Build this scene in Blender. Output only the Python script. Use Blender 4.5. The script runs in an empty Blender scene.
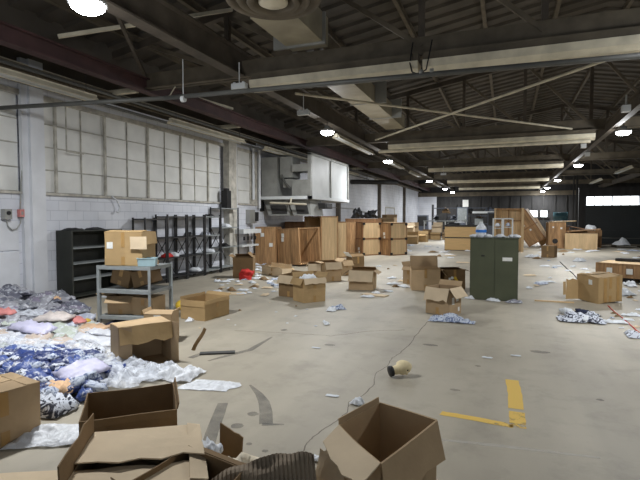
import bpy, math, random
from mathutils import Vector, Matrix, Euler, noise
C = bpy.context.scene.collection
R_ = math.radians
PI = math.pi
random.seed(7)

# ---------------------------------------------------------------- camera, world, exposure
FPX, CAMH, VX, VY = 481.0, 1.65, 506.0, 218.0
pitch = math.atan((240 - VY) / FPX)
yaw = math.atan((VX - 320) / FPX * math.cos(pitch))
FW = Vector((-math.sin(yaw) * math.cos(pitch), math.cos(yaw) * math.cos(pitch), -math.sin(pitch)))
RT = Vector((math.cos(yaw), math.sin(yaw), 0))
UP = RT.cross(FW)
cam_d = bpy.data.cameras.new('camera'); cam = bpy.data.objects.new('camera', cam_d); C.objects.link(cam)
cam_d.sensor_width = 36; cam_d.lens = FPX / 640 * 36; cam_d.clip_end = 200; cam_d.clip_start = .05
m = Matrix.Identity(4)
for i in range(3):
    m[i][0] = RT[i]; m[i][1] = UP[i]; m[i][2] = -FW[i]
m[2][3] = CAMH
cam.matrix_world = m
sc = bpy.context.scene
sc.camera = cam
w = bpy.data.worlds.new('world'); sc.world = w; w.use_nodes = True
w.node_tree.nodes['Background'].inputs[0].default_value = (.78, .88, 1, 1)
w.node_tree.nodes['Background'].inputs[1].default_value = .30
sc.view_settings.view_transform = 'Standard'; sc.view_settings.look = 'None'
sc.view_settings.gamma = 1; sc.view_settings.use_curve_mapping = False
sc.view_settings.exposure = 0.20
LAMP_W = 168; LAMP_COL = (.96, .98, 1.0)

def G(px, py, z=0.0):                        # floor point seen at a pixel of the photograph
    d = FW + RT * ((px - 320) / FPX) + UP * ((240 - py) / FPX)
    t = (z - CAMH) / d.z
    return Vector((d.x * t, d.y * t, z))

# ---------------------------------------------------------------- materials
def nt(name):
    mt = bpy.data.materials.new(name); mt.use_nodes = True
    t = mt.node_tree; b = t.nodes['Principled BSDF']
    return mt, t, b
def srgb(r, g, b):
    f = lambda c: (c / 255) / 12.92 if c / 255 <= .04045 else (((c / 255) + .055) / 1.055) ** 2.4
    return (f(r), f(g), f(b), 1)
def ramp(t, stops):
    r = t.nodes.new('ShaderNodeValToRGB')
    e = r.color_ramp.elements
    while len(e) < len(stops): e.new(.5)
    for q, (p, c) in zip(e, stops): q.position = p; q.color = c
    return r
def scale_c(c, k): return (min(1, c[0] * k), min(1, c[1] * k), min(1, c[2] * k), 1)
def mat(name, c, rough=.7, var=.25, ns=4, bump=.1, bs=30, metal=0, island=0, rnd=0, spec=.5, stretch=None):
    mt, t, b = nt(name)
    tc = t.nodes.new('ShaderNodeTexCoord'); mp = t.nodes.new('ShaderNodeMapping')
    if stretch: mp.inputs['Scale'].default_value = stretch
    t.links.new(tc.outputs['Object'], mp.inputs[0])
    n = t.nodes.new('ShaderNodeTexNoise'); n.inputs['Scale'].default_value = ns; n.inputs['Detail'].default_value = 5
    t.links.new(mp.outputs[0], n.inputs['Vector'])
    r = ramp(t, [(.3, scale_c(c, 1 - var)), (.7, scale_c(c, 1 + var))])
    t.links.new(n.outputs['Fac'], r.inputs[0])
    out = r.outputs[0]
    if island or rnd:
        hs = t.nodes.new('ShaderNodeHueSaturation'); mr = t.nodes.new('ShaderNodeMapRange')
        k = island or rnd
        mr.inputs['To Min'].default_value = 1 - k; mr.inputs['To Max'].default_value = 1 + k
        if island:
            g = t.nodes.new('ShaderNodeNewGeometry'); t.links.new(g.outputs['Random Per Island'], mr.inputs['Value'])
        else:
            g = t.nodes.new('ShaderNodeObjectInfo'); t.links.new(g.outputs['Random'], mr.inputs['Value'])
        t.links.new(mr.outputs[0], hs.inputs['Value']); t.links.new(out, hs.inputs['Color']); out = hs.outputs[0]
    t.links.new(out, b.inputs['Base Color'])
    b.inputs['Roughness'].default_value = rough; b.inputs['Metallic'].default_value = metal
    b.inputs['Specular IOR Level'].default_value = spec
    if bump:
        n2 = t.nodes.new('ShaderNodeTexNoise'); n2.inputs['Scale'].default_value = bs; n2.inputs['Detail'].default_value = 3
        t.links.new(mp.outputs[0], n2.inputs['Vector'])
        bp = t.nodes.new('ShaderNodeBump'); bp.inputs['Strength'].default_value = bump; bp.inputs['Distance'].default_value = .02
        t.links.new(n2.outputs['Fac'], bp.inputs['Height']); t.links.new(bp.outputs[0], b.inputs['Normal'])
    return mt

def emis(name, c, s):
    mt, t, b = nt(name)
    b.inputs['Base Color'].default_value = (*c[:3], 1)
    b.inputs['Emission Color'].default_value = (*c[:3], 1); b.inputs['Emission Strength'].default_value = s
    return mt

M = {}
card = srgb(178, 153, 120)
M['card'] = mat('cardboard', card, .8, .12, 3, .15, 12, rnd=.10, spec=.2)
M['card_dark'] = mat('brown_or_shaded_cardboard', srgb(132, 108, 78), .8, .15, 3, .2, 12, rnd=.06, spec=.2)  # brown cartons, plus parts where shade is painted into the card
M['card_light'] = mat('pale_cardboard', srgb(212, 192, 162), .8, .08, 4, .15, 12, rnd=.04, spec=.2)
M['card_yellow'] = mat('yellowish_cardboard', srgb(176, 148, 106), .75, .12, 3, .15, 12, rnd=.05, spec=.25)
M['tape'] = mat('packing_tape', srgb(172, 136, 84), .3, .1, 8, .05, 30)
M['label'] = mat('paper_label', srgb(225, 225, 220), .7, .06, 30, 0)
M['wood'] = mat('crate_wood', srgb(156, 122, 86), .65, .3, 2.5, .15, 20, island=.24, stretch=(6, 6, .8), spec=.3)
M['wood_light'] = mat('pale_plywood', srgb(202, 174, 134), .6, .12, 2.5, .1, 20, island=.08, stretch=(5, 5, .7), spec=.3)
M['wood_red'] = mat('reddish_wood', srgb(140, 104, 72), .65, .2, 2.5, .1, 20, island=.12, stretch=(6, 6, .8), spec=.3)
M['veneer'] = mat('yellow_veneer', srgb(208, 172, 118), .5, .08, 2, .02, 20, stretch=(1, 1, 12))
M['dark_metal'] = mat('black_metal', srgb(36, 36, 38), .5, .2, 8, .05)
M['cab_black'] = mat('dark_olive_metal', srgb(44, 46, 40), .55, .2, 5, .05)
M['green'] = mat('dark_green_paint', srgb(74, 78, 58), .5, .12, 3, .05, 12)
M['grey_metal'] = mat('grey_painted_metal', srgb(135, 140, 140), .5, .15, 6, .05)
M['galv'] = mat('galvanised_sheet', srgb(150, 150, 145), .5, .18, 3, .05, metal=.2)
M['white_metal'] = mat('white_painted_metal', srgb(205, 208, 208), .5, .08, 2, .03)
M['cream'] = mat('cream_painted_metal', srgb(206, 198, 176), .6, .22, 3, .1, 10)
M['girder'] = mat('dark_steel', srgb(80, 72, 62), .7, .3, 3, .15, 15)
M['girder_red'] = mat('oxide_red_steel', srgb(72, 50, 50), .65, .25, 3, .1, 15)
M['brown_steel'] = mat('dusty_brown_steel', srgb(98, 89, 74), .7, .28, 3, .15, 15)
M['deck'] = mat('roof_deck', srgb(86, 80, 72), .8, .25, 1.5, .1, 10)
M['duct'] = mat('dusty_duct_sheet', srgb(150, 142, 122), .6, .22, 2, .08, 10)
M['pipe'] = mat('grey_pipe', srgb(84, 84, 80), .5, .2, 4, .05)
M['white_paint'] = mat('white_paint', srgb(214, 216, 220), .7, .07, 2.5, .15, 10)
M['pane'] = mat('painted_window_pane', srgb(216, 216, 212), .55, .12, 1.6, .1, 8, island=.06)
M['mull'] = mat('stained_window_frame', srgb(180, 176, 166), .7, .3, 6, .2, 20)
M['black'] = mat('black_plastic', srgb(22, 22, 24), .5, .2, 6, .1)
M['grey_plastic'] = mat('blue_grey_plastic', srgb(160, 185, 190), .4, .08, 6, .05)
M['foam'] = mat('cream_foam', srgb(232, 215, 172), .75, .08, 8, .1, 30)
M['red'] = mat('red_cloth', srgb(190, 40, 35), .8, .25, 10, .3, 25)
M['blue_glaze'] = mat('blue_label', srgb(40, 120, 210), .5, .05, 5, 0)
M['teal'] = mat('teal_drum', srgb(50, 84, 92), .5, .15, 4, .05)
M['yellow'] = mat('yellow_plastic', srgb(210, 175, 50), .5, .15, 6, .05)
M['navy'] = mat('navy_cloth', srgb(32, 38, 62), .85, .3, 12, .3, 25)
M['dark_stuff'] = mat('blackened_metal', srgb(44, 43, 42), .7, .35, 4, .15, 12)
M['bluegrey'] = mat('blue_grey_metal', srgb(88, 94, 106), .6, .2, 4, .05)
M['orange'] = mat('orange_cloth', srgb(234, 190, 150), .85, .3, 9, .3, 25)
M['pink'] = mat('coral_cloth', srgb(200, 130, 126), .85, .2, 9, .3, 25)
M['lav'] = mat('lavender_cloth', srgb(198, 196, 220), .5, .15, 7, .4, 14)
M['tan'] = mat('tan_cloth', srgb(190, 158, 128), .6, .25, 8, .4, 14)
M['paleprint'] = mat('pale_printed_cloth', srgb(205, 195, 190), .5, .25, 9, .4, 14)
M['cream_cloth'] = mat('cream_cloth', srgb(226, 214, 190), .8, .12, 6, .5, 10)
M['charcoal_grey'] = mat('charcoal_rubber', srgb(70, 70, 68), .8, .15, 8, .05)  # even charcoal tone of the flat floor strip
M['greyboard'] = mat('grey_brown_corrugated_board', srgb(150, 134, 114), .85, .18, 6, .2, 20)
M['paper'] = mat('crumpled_white_paper', srgb(214, 218, 222), .7, .12, 14, .5, 30)
M['lens'] = emis('lamp_lens', (.93, .97, 1, 1), 30)
M['daylight'] = emis('daylit_glass', (.9, .96, 1, 1), 2.2)

def plastic(name, c, alpha=.62, rough=.42, rnd=0):
    mt, t, b = nt(name)
    tc = t.nodes.new('ShaderNodeTexCoord'); n = t.nodes.new('ShaderNodeTexNoise')
    n.inputs['Scale'].default_value = 9; n.inputs['Detail'].default_value = 6; n.inputs['Distortion'].default_value = 1.5
    t.links.new(tc.outputs['Object'], n.inputs['Vector'])
    r = ramp(t, [(.35, (alpha - .22,) * 3 + (1,)), (.65, (min(1, alpha + .3),) * 3 + (1,))])
    t.links.new(n.outputs['Fac'], r.inputs[0]); t.links.new(r.outputs[0], b.inputs['Alpha'])
    b.inputs['Base Color'].default_value = c; b.inputs['Roughness'].default_value = rough
    bp = t.nodes.new('ShaderNodeBump'); bp.inputs['Strength'].default_value = .9; bp.inputs['Distance'].default_value = .02
    t.links.new(n.outputs['Fac'], bp.inputs['Height']); t.links.new(bp.outputs[0], b.inputs['Normal'])
    return mt
M['plastic'] = plastic('clear_plastic_film', srgb(226, 231, 240), .46)
M['plastic_dense'] = plastic('milky_plastic_film', srgb(234, 237, 242), .9)

def palette(name, cols, rough=.45, bs=14):   # one random tone per object, with painted white film highlights and crumple bump
    mt, t, b = nt(name)
    oi = t.nodes.new('ShaderNodeObjectInfo')
    r = ramp(t, [(i / len(cols), c) for i, c in enumerate(cols)]); r.color_ramp.interpolation = 'CONSTANT'
    t.links.new(oi.outputs['Random'], r.inputs[0])
    tc = t.nodes.new('ShaderNodeTexCoord'); n = t.nodes.new('ShaderNodeTexNoise')
    n.inputs['Scale'].default_value = bs; n.inputs['Detail'].default_value = 6; n.inputs['Distortion'].default_value = 1
    t.links.new(tc.outputs['Object'], n.inputs['Vector'])
    r2 = ramp(t, [(.52, (0, 0, 0, 1)), (.68, (1, 1, 1, 1))]); t.links.new(n.outputs['Fac'], r2.inputs[0])
    mx = t.nodes.new('ShaderNodeMix'); mx.data_type = 'RGBA'
    t.links.new(r2.outputs[0], mx.inputs[0]); t.links.new(r.outputs[0], mx.inputs[6])
    mx.inputs[7].default_value = srgb(215, 218, 225)
    t.links.new(mx.outputs[2], b.inputs['Base Color'])
    bp = t.nodes.new('ShaderNodeBump'); bp.inputs['Strength'].default_value = .7; bp.inputs['Distance'].default_value = .02
    t.links.new(n.outputs['Fac'], bp.inputs['Height']); t.links.new(bp.outputs[0], b.inputs['Normal'])
    b.inputs['Roughness'].default_value = rough
    return mt
M['greybag'] = palette('bagged_grey_cloth', [srgb(125, 125, 135), srgb(150, 150, 158), srgb(105, 104, 118), srgb(140, 134, 148), srgb(170, 170, 176), srgb(92, 96, 112)])
M['mixbag'] = palette('bagged_mixed_cloth', [srgb(200, 202, 208), srgb(175, 180, 195), srgb(190, 170, 155), srgb(185, 195, 180), srgb(160, 155, 170), srgb(205, 185, 180)])

def dotted():
    mt, t, b = nt('blue_cloth_with_white_spots')
    tc = t.nodes.new('ShaderNodeTexCoord'); v = t.nodes.new('ShaderNodeTexVoronoi'); v.inputs['Scale'].default_value = 20
    t.links.new(tc.outputs['Object'], v.inputs['Vector'])
    r = ramp(t, [(.21, srgb(214, 220, 234)), (.28, srgb(40, 62, 122))]); t.links.new(v.outputs['Distance'], r.inputs[0])
    n = t.nodes.new('ShaderNodeTexNoise'); n.inputs['Scale'].default_value = 5; t.links.new(tc.outputs['Object'], n.inputs['Vector'])
    r2 = ramp(t, [(.42, (0, 0, 0, 1)), (.5, (1, 1, 1, 1))]); t.links.new(n.outputs['Fac'], r2.inputs[0])
    mx = t.nodes.new('ShaderNodeMix'); mx.data_type = 'RGBA'
    oi = t.nodes.new('ShaderNodeObjectInfo')
    rb = ramp(t, [(0, srgb(50, 72, 134)), (.5, srgb(36, 52, 106)), (1, srgb(70, 92, 150))]); t.links.new(oi.outputs['Random'], rb.inputs[0])
    t.links.new(r2.outputs[0], mx.inputs[0]); t.links.new(rb.outputs[0], mx.inputs[6]); t.links.new(r.outputs[0], mx.inputs[7])
    t.links.new(mx.outputs[2], b.inputs['Base Color']); b.inputs['Roughness'].default_value = .4
    bp = t.nodes.new('ShaderNodeBump'); bp.inputs['Strength'].default_value = .6; bp.inputs['Distance'].default_value = .02
    t.links.new(n.outputs['Fac'], bp.inputs['Height']); t.links.new(bp.outputs[0], b.inputs['Normal'])
    return mt
M['dots'] = dotted()

def print_mat(name, base, ink, sc_):           # printed textile: irregular dark motifs on pale ground
    mt, t, b = nt(name)
    tc = t.nodes.new('ShaderNodeTexCoord'); n = t.nodes.new('ShaderNodeTexNoise')
    n.inputs['Scale'].default_value = sc_; n.inputs['Detail'].default_value = 3; n.inputs['Distortion'].default_value = 2
    t.links.new(tc.outputs['Object'], n.inputs['Vector'])
    r = ramp(t, [(.50, base), (.56, ink)]); t.links.new(n.outputs['Fac'], r.inputs[0])
    t.links.new(r.outputs[0], b.inputs['Base Color']); b.inputs['Roughness'].default_value = .7
    bp = t.nodes.new('ShaderNodeBump'); bp.inputs['Strength'].default_value = .6; bp.inputs['Distance'].default_value = .02
    t.links.new(n.outputs['Fac'], bp.inputs['Height']); t.links.new(bp.outputs[0], b.inputs['Normal'])
    return mt
M['bwprint'] = print_mat('black_and_white_print', srgb(205, 210, 220), srgb(40, 44, 60), 12)
M['blueprint'] = print_mat('pale_blue_print', srgb(190, 198, 212), srgb(105, 118, 150), 14)

def floor_mat():
    mt, t, b = nt('stained_concrete')
    tc = t.nodes.new('ShaderNodeTexCoord')
    n = t.nodes.new('ShaderNodeTexNoise'); n.inputs['Scale'].default_value = .35; n.inputs['Detail'].default_value = 8; n.inputs['Roughness'].default_value = .6
    t.links.new(tc.outputs['Object'], n.inputs['Vector'])
    r = ramp(t, [(.3, srgb(156, 148, 132)), (.5, srgb(173, 165, 148)), (.72, srgb(183, 175, 158))]); t.links.new(n.outputs['Fac'], r.inputs[0])
    n2 = t.nodes.new('ShaderNodeTexNoise'); n2.inputs['Scale'].default_value = 2.2; n2.inputs['Detail'].default_value = 10; n2.inputs['Roughness'].default_value = .7
    t.links.new(tc.outputs['Object'], n2.inputs['Vector'])
    r2 = ramp(t, [(.3, (.80, .80, .80, 1)), (.5, (1, 1, 1, 1))]); t.links.new(n2.outputs['Fac'], r2.inputs[0])
    mx = t.nodes.new('ShaderNodeMix'); mx.data_type = 'RGBA'; mx.blend_type = 'MULTIPLY'; mx.inputs[0].default_value = 1
    t.links.new(r.outputs[0], mx.inputs[6]); t.links.new(r2.outputs[0], mx.inputs[7])
    # long dusty sweep streaks along the hall
    mp = t.nodes.new('ShaderNodeMapping'); mp.inputs['Scale'].default_value = (1.2, .12, 1); t.links.new(tc.outputs['Object'], mp.inputs[0])
    n3 = t.nodes.new('ShaderNodeTexNoise'); n3.inputs['Scale'].default_value = 1.6; n3.inputs['Detail'].default_value = 6
    t.links.new(mp.outputs[0], n3.inputs['Vector'])
    r3 = ramp(t, [(.35, (.86, .86, .87, 1)), (.6, (1.0, 1.0, 1.0, 1))]); t.links.new(n3.outputs['Fac'], r3.inputs[0])
    mx2 = t.nodes.new('ShaderNodeMix'); mx2.data_type = 'RGBA'; mx2.blend_type = 'MULTIPLY'; mx2.inputs[0].default_value = 1
    t.links.new(mx.outputs[2], mx2.inputs[6]); t.links.new(r3.outputs[0], mx2.inputs[7])
    t.links.new(mx2.outputs[2], b.inputs['Base Color'])
    b.inputs['Roughness'].default_value = .55; b.inputs['Specular IOR Level'].default_value = .35
    bp = t.nodes.new('ShaderNodeBump'); bp.inputs['Strength'].default_value = .08; bp.inputs['Distance'].default_value = .01
    t.links.new(n2.outputs['Fac'], bp.inputs['Height']); t.links.new(bp.outputs[0], b.inputs['Normal'])
    return mt
M['floor'] = floor_mat()

def block_mat(name, c1, c2, mortar):
    mt, t, b = nt(name)
    tc = t.nodes.new('ShaderNodeTexCoord'); mp = t.nodes.new('ShaderNodeMapping')
    sx = t.nodes.new('ShaderNodeSeparateXYZ'); cb = t.nodes.new('ShaderNodeCombineXYZ')
    t.links.new(tc.outputs['Object'], sx.inputs[0])
    t.links.new(sx.outputs['Y'], cb.inputs['X']); t.links.new(sx.outputs['Z'], cb.inputs['Y'])
    br = t.nodes.new('ShaderNodeTexBrick'); br.inputs['Scale'].default_value = 1; br.inputs['Brick Width'].default_value = .4
    br.inputs['Row Height'].default_value = .2; br.inputs['Mortar Size'].default_value = .008
    br.inputs['Color1'].default_value = c1; br.inputs['Color2'].default_value = c2; br.inputs['Mortar'].default_value = mortar
    t.links.new(cb.outputs[0], br.inputs['Vector'])
    n = t.nodes.new('ShaderNodeTexNoise'); n.inputs['Scale'].default_value = 1.3; n.inputs['Detail'].default_value = 8
    t.links.new(tc.outputs['Object'], n.inputs['Vector'])
    r = ramp(t, [(.3, (.84, .84, .84, 1)), (.6, (1, 1, 1, 1))]); t.links.new(n.outputs['Fac'], r.inputs[0])
    mx = t.nodes.new('ShaderNodeMix'); mx.data_type = 'RGBA'; mx.blend_type = 'MULTIPLY'; mx.inputs[0].default_value = 1
    t.links.new(br.outputs['Color'], mx.inputs[6]); t.links.new(r.outputs[0], mx.inputs[7])
    t.links.new(mx.outputs[2], b.inputs['Base Color']); b.inputs['Roughness'].default_value = .6
    bp = t.nodes.new('ShaderNodeBump'); bp.inputs['Strength'].default_value = .35; bp.inputs['Distance'].default_value = .01; bp.invert = True
    t.links.new(br.outputs['Fac'], bp.inputs['Height']); t.links.new(bp.outputs[0], b.inputs['Normal'])
    return mt
M['block'] = block_mat('white_painted_block', srgb(222, 224, 230), srgb(214, 217, 225), srgb(196, 199, 208))
M['darkwall'] = mat('dark_dirty_wall', srgb(46, 45, 45), .8, .35, 1.2, .1, 8, stretch=(3, 3, .6))
M['darkdoor'] = mat('dark_door_panel', srgb(30, 35, 36), .6, .2, 1.5, .05, 8)
M['yellow_paint'] = None
def worn_paint():
    mt, t, b = nt('worn_yellow_floor_paint')
    tc = t.nodes.new('ShaderNodeTexCoord'); n = t.nodes.new('ShaderNodeTexNoise')
    n.inputs['Scale'].default_value = 9; n.inputs['Detail'].default_value = 9; n.inputs['Roughness'].default_value = .7
    t.links.new(tc.outputs['Object'], n.inputs['Vector'])
    at = t.nodes.new('ShaderNodeAttribute'); at.attribute_name = 'wear'
    ad = t.nodes.new('ShaderNodeMath'); ad.operation = 'SUBTRACT'
    t.links.new(n.outputs['Fac'], ad.inputs[0]); t.links.new(at.outputs['Fac'], ad.inputs[1])
    r = ramp(t, [(.36, (0, 0, 0, 1)), (.46, (1, 1, 1, 1))]); t.links.new(ad.outputs[0], r.inputs[0])
    t.links.new(r.outputs[0], b.inputs['Alpha'])
    b.inputs['Base Color'].default_value = srgb(222, 184, 84); b.inputs['Roughness'].default_value = .6
    return mt
M['yellow_paint'] = worn_paint()
def stain_mat(name, c, a):
    mt, t, b = nt(name)
    tc = t.nodes.new('ShaderNodeTexCoord'); n = t.nodes.new('ShaderNodeTexNoise'); n.inputs['Scale'].default_value = 6; n.inputs['Detail'].default_value = 6
    t.links.new(tc.outputs['Object'], n.inputs['Vector'])
    r = ramp(t, [(.3, (a * .5,) * 3 + (1,)), (.7, (a,) * 3 + (1,))]); t.links.new(n.outputs['Fac'], r.inputs[0])
    t.links.new(r.outputs[0], b.inputs['Alpha'])
    b.inputs['Base Color'].default_value = c; b.inputs['Roughness'].default_value = .6
    return mt
M['skid'] = stain_mat('tyre_rubber_mark', srgb(104, 102, 98), .5)
M['crack'] = stain_mat('dark_floor_crack', srgb(112, 102, 90), .6)  # half-transparent dark tone of the floor cracks
M['dust'] = stain_mat('pale_scuff', srgb(210, 205, 195), .5)

# ---------------------------------------------------------------- mesh helpers
class MB:
    def __init__(s): s.v = []; s.f = []
    def add(s, vs, fs, T=None):
        o = len(s.v)
        s.v += [tuple((T @ Vector(p)) if T else p) for p in vs]
        s.f += [tuple(i + o for i in f) for f in fs]
        return s
    def box(s, c, d, T=None):
        x, y, z = c; a, b, h = d[0] / 2, d[1] / 2, d[2] / 2
        vs = [(x + i * a, y + j * b, z + k * h) for i in (-1, 1) for j in (-1, 1) for k in (-1, 1)]
        return s.add(vs, [(0, 1, 3, 2), (4, 6, 7, 5), (0, 4, 5, 1), (2, 3, 7, 6), (0, 2, 6, 4), (1, 5, 7, 3)], T)
    def bx(s, x0, x1, y0, y1, z0, z1): return s.box(((x0 + x1) / 2, (y0 + y1) / 2, (z0 + z1) / 2), (abs(x1 - x0), abs(y1 - y0), abs(z1 - z0)))
    def rod(s, p, q, r, n=8, r2=None):
        p = Vector(p); q = Vector(q); d = (q - p).normalized()
        a = d.orthogonal().normalized(); b = d.cross(a); r2 = r if r2 is None else r2
        vs = [tuple(p + (a * math.cos(t) + b * math.sin(t)) * r) for t in [2 * PI * i / n for i in range(n)]]
        vs += [tuple(q + (a * math.cos(t) + b * math.sin(t)) * r2) for t in [2 * PI * i / n for i in range(n)]]
        fs = [(i, (i + 1) % n, n + (i + 1) % n, n + i) for i in range(n)] + [tuple(range(n))[::-1], tuple(range(n, 2 * n))]
        return s.add(vs, fs)
    def bar(s, p, q, wx, h):                   # rectangular bar from p to q
        p = Vector(p); q = Vector(q); d = (q - p)
        L = d.length; d.normalize()
        up = Vector((0, 0, 1)) if abs(d.z) < .95 else Vector((0, 1, 0))
        a = d.cross(up).normalized(); b = a.cross(d)
        T = Matrix((a, d, b)).transposed().to_4x4(); T.translation = (p + q) / 2
        return s.box((0, 0, 0), (wx, L, h), T)
    def tube(s, pts, r, n=6):
        for a, b in zip(pts, pts[1:]): s.rod(a, b, r, n)
        return s
    def lathe(s, prof, n=24, T=None):          # prof: (radius, z)
        vs = [(r * math.cos(2 * PI * i / n), r * math.sin(2 * PI * i / n), z) for r, z in prof for i in range(n)]
        fs = [(j * n + i, j * n + (i + 1) % n, (j + 1) * n + (i + 1) % n, (j + 1) * n + i) for j in range(len(prof) - 1) for i in range(n)]
        return s.add(vs, fs, T)
    def ibeam(s, p, q, wd, h, t=.02):
        p = Vector(p); q = Vector(q); z = Vector((0, 0, 1))
        s.bar(p + z * (h / 2 - t / 2), q + z * (h / 2 - t / 2), wd, t)
        s.bar(p - z * (h / 2 - t / 2), q - z * (h / 2 - t / 2), wd, t)
        return s.bar(p, q, t, h - 2 * t)
    def slab(s, o, u, v, t=.006, nu=5, nv=4, tear=0, seed=0):   # sheet with thickness
        o = Vector(o); u = Vector(u); v = Vector(v); n = u.cross(v).normalized() * (t / 2)
        vs = []
        for sg in (1, -1):
            for j in range(nv + 1):
                for i in range(nu + 1):
                    k = j / nv
                    if tear and j == nv: k += tear * noise.noise(Vector((i * .9 + seed, seed * 3.1, 0)))
                    vs.append(tuple(o + u * (i / nu) + v * k + n * sg))
        W = nu + 1; N = W * (nv + 1); fs = []
        for j in range(nv):
            for i in range(nu):
                a = j * W + i
                fs.append((a, a + 1, a + W + 1, a + W)); fs.append((N + a, N + a + W, N + a + W + 1, N + a + 1))
        ring = [i for i in range(W)] + [j * W + nu for j in range(1, nv + 1)] + [nv * W + i for i in range(nu - 1, -1, -1)] + [j * W for j in range(nv - 1, 0, -1)]
        for a, b in zip(ring, ring[1:] + ring[:1]): fs.append((a, N + a, N + b, b))
        return s.add(vs, fs)
    def warp(s, amp, fr=3, seed=0):
        off = Vector((seed * 7.3, seed * 1.7, 0))
        s.v = [tuple(Vector(p) + noise.noise_vector(Vector(p) * fr + off) * amp) for p in s.v]
        return s
    def build(s, name, m, parent=None, smooth=False, loc=None):
        me = bpy.data.meshes.new(name); me.from_pydata(s.v, [], s.f); me.update()
        if isinstance(m, str): m = M[m]
        me.materials.append(m)
        if smooth:
            for p in me.polygons: p.use_smooth = True
        o = bpy.data.objects.new(name, me); C.objects.link(o)
        if parent: o.parent = parent
        if loc is not None: o.location = loc
        return o

def tag(o, label=None, cat=None, group=None, kind=None):
    if label: o['label'] = label
    if cat: o['category'] = cat
    if group: o['group'] = group
    if kind: o['kind'] = kind
    return o
def thing(name, label, cat, loc=(0, 0, 0), rz=0, group=None):
    o = bpy.data.objects.new(name, None); C.objects.link(o)
    o.empty_display_size = .1; o.location = loc; o.rotation_euler = (0, 0, rz)
    return tag(o, label, cat, group)
def solo(name, mb, m, label, cat, group=None, loc=None, smooth=False, rz=0, kind=None):
    o = mb.build(name, m, None, smooth, loc); o.rotation_euler = (0, 0, rz)
    return tag(o, label, cat, group, kind)
def struct(name, mb, m, parent=None):
    o = mb.build(name, m, parent)
    if not parent: o['kind'] = 'structure'
    return o
def copy_tree(o, kids, label=None, group=None):
    r = o.copy(); C.objects.link(r)
    if label: r['label'] = label
    if group: r['group'] = group
    for k in kids.get(o, []):
        c = k.copy(); C.objects.link(c); c.parent = r
        for g in kids.get(k, []):
            d = g.copy(); C.objects.link(d); d.parent = c
    return r
def kid_map():
    k = {}
    for o in bpy.data.objects:
        if o.parent: k.setdefault(o.parent, []).append(o)
    return k

# ================================================================ SETTING
XL = -8.45; YB = 50.0; XR = 14.0; YN = -3.0; YDW = 32.5; XDW = 4.05
fl = struct('floor', MB().bx(XL - .3, XR + .3, YN, YB + .3, -.2, 0), 'floor')

# floor marks
def ribbon(pts, wds, z):
    P = [G(*p) for p in pts]; vs = []; fs = []
    for i, p in enumerate(P):
        d = (P[min(i + 1, len(P) - 1)] - P[max(i - 1, 0)]).normalized(); nrm = Vector((-d.y, d.x, 0))
        wd = wds[i] if isinstance(wds, (list, tuple)) else wds
        for sgn in (1, -1):
            q = p + nrm * sgn * wd / 2; vs.append((q.x, q.y, z))
    for i in range(len(P) - 1): fs.append((2 * i, 2 * i + 1, 2 * i + 3, 2 * i + 2))
    return MB().add(vs, fs)
def dense(pts, n=6, jit=0, seed=1):
    out = []
    rr = random.Random(seed)
    for a, b in zip(pts, pts[1:]):
        for i in range(n):
            t = i / n; out.append((a[0] + (b[0] - a[0]) * t + rr.uniform(-jit, jit), a[1] + (b[1] - a[1]) * t + rr.uniform(-jit, jit) * .5))
    return out + [pts[-1]]
ribbon([(207, 450), (212, 432), (219, 414), (223, 403)], [.10, .10, .10, .09], .0012).build('tyre_mark', 'skid', fl)
ribbon([(266, 424), (266, 412), (264, 402), (259, 394), (250, 385)], [.11, .11, .10, .07, .02], .0012).build('tyre_mark', 'skid', fl)
ribbon([(262, 424.5), (284, 424.5)], [.05, .02], .0014).build('tyre_mark', 'skid', fl)
ribbon([(208, 361), (230, 355), (250, 350), (272, 337)], [.03, .08, .09, .03], .0012).build('tyre_mark', 'skid', fl)
ribbon([(190, 358), (204, 353)], [.09, .09], .0012).build('tyre_mark', 'skid', fl)
ribbon([(424, 438), (500, 446), (600, 458)], [.03, .05, .03], .0012).build('scuff_mark', 'dust', fl)
def blot(px, py, r, e, seed):
    c = G(px, py); n = 14
    vs = [(c.x + r * (1 + .4 * noise.noise(Vector((i * .8, seed, 0)))) * math.cos(2 * PI * i / n) * e, c.y + r * (1 + .4 * noise.noise(Vector((i * .8, seed, 3)))) * math.sin(2 * PI * i / n), .0013) for i in range(n)]
    return MB().add(vs, [tuple(range(n))])
for i, (px, py, r, e) in enumerate([(253, 414, .045, 1.1), (237, 426, .05, 1), (249, 444, .02, 1.2), (265, 451, .02, 1.2), (284, 330, .05, 1), (455, 390, .03, 1.6), (478, 366, .03, 1), (430, 345, .05, 2), (540, 352, .06, 2), (600, 400, .03, 1), (330, 345, .05, 1.5)]):
    blot(px, py, r, e, i).build('stain', 'skid', fl)
crack = [(408, 346), (400, 353), (392, 358), (387, 366), (375, 374), (374, 384), (362, 396), (349, 402), (347, 412), (337, 421), (322, 430), (311, 439), (305, 446), (302, 457), (299, 470)]
ribbon(dense(crack, 5, .7, 3), .010, .001).build('crack', 'crack', fl)
ribbon(dense([(235, 331), (290, 333), (330, 336), (372, 331), (405, 330)], 8, .7, 4), .014, .001).build('crack', 'crack', fl)
ribbon(dense([(408, 346), (420, 330), (432, 318)], 5, .7, 5), .012, .001).build('crack', 'crack', fl)
yw = []
def yellow(pts, wds, wear):
    mb = ribbon(dense(pts, 6, .35, 9), wds, .0016); o = mb.build('yellow_marking', 'yellow_paint', fl)
    a = o.data.attributes.new('wear', 'FLOAT', 'POINT'); n = len(o.data.vertices)
    for i in range(n): a.data[i].value = wear[0] + (wear[1] - wear[0]) * i / n
yellow([(512, 380), (515, 394), (516, 409)], .125, (-.25, -.1))
yellow([(517, 412), (518, 428)], .125, (.0, .06))
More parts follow.
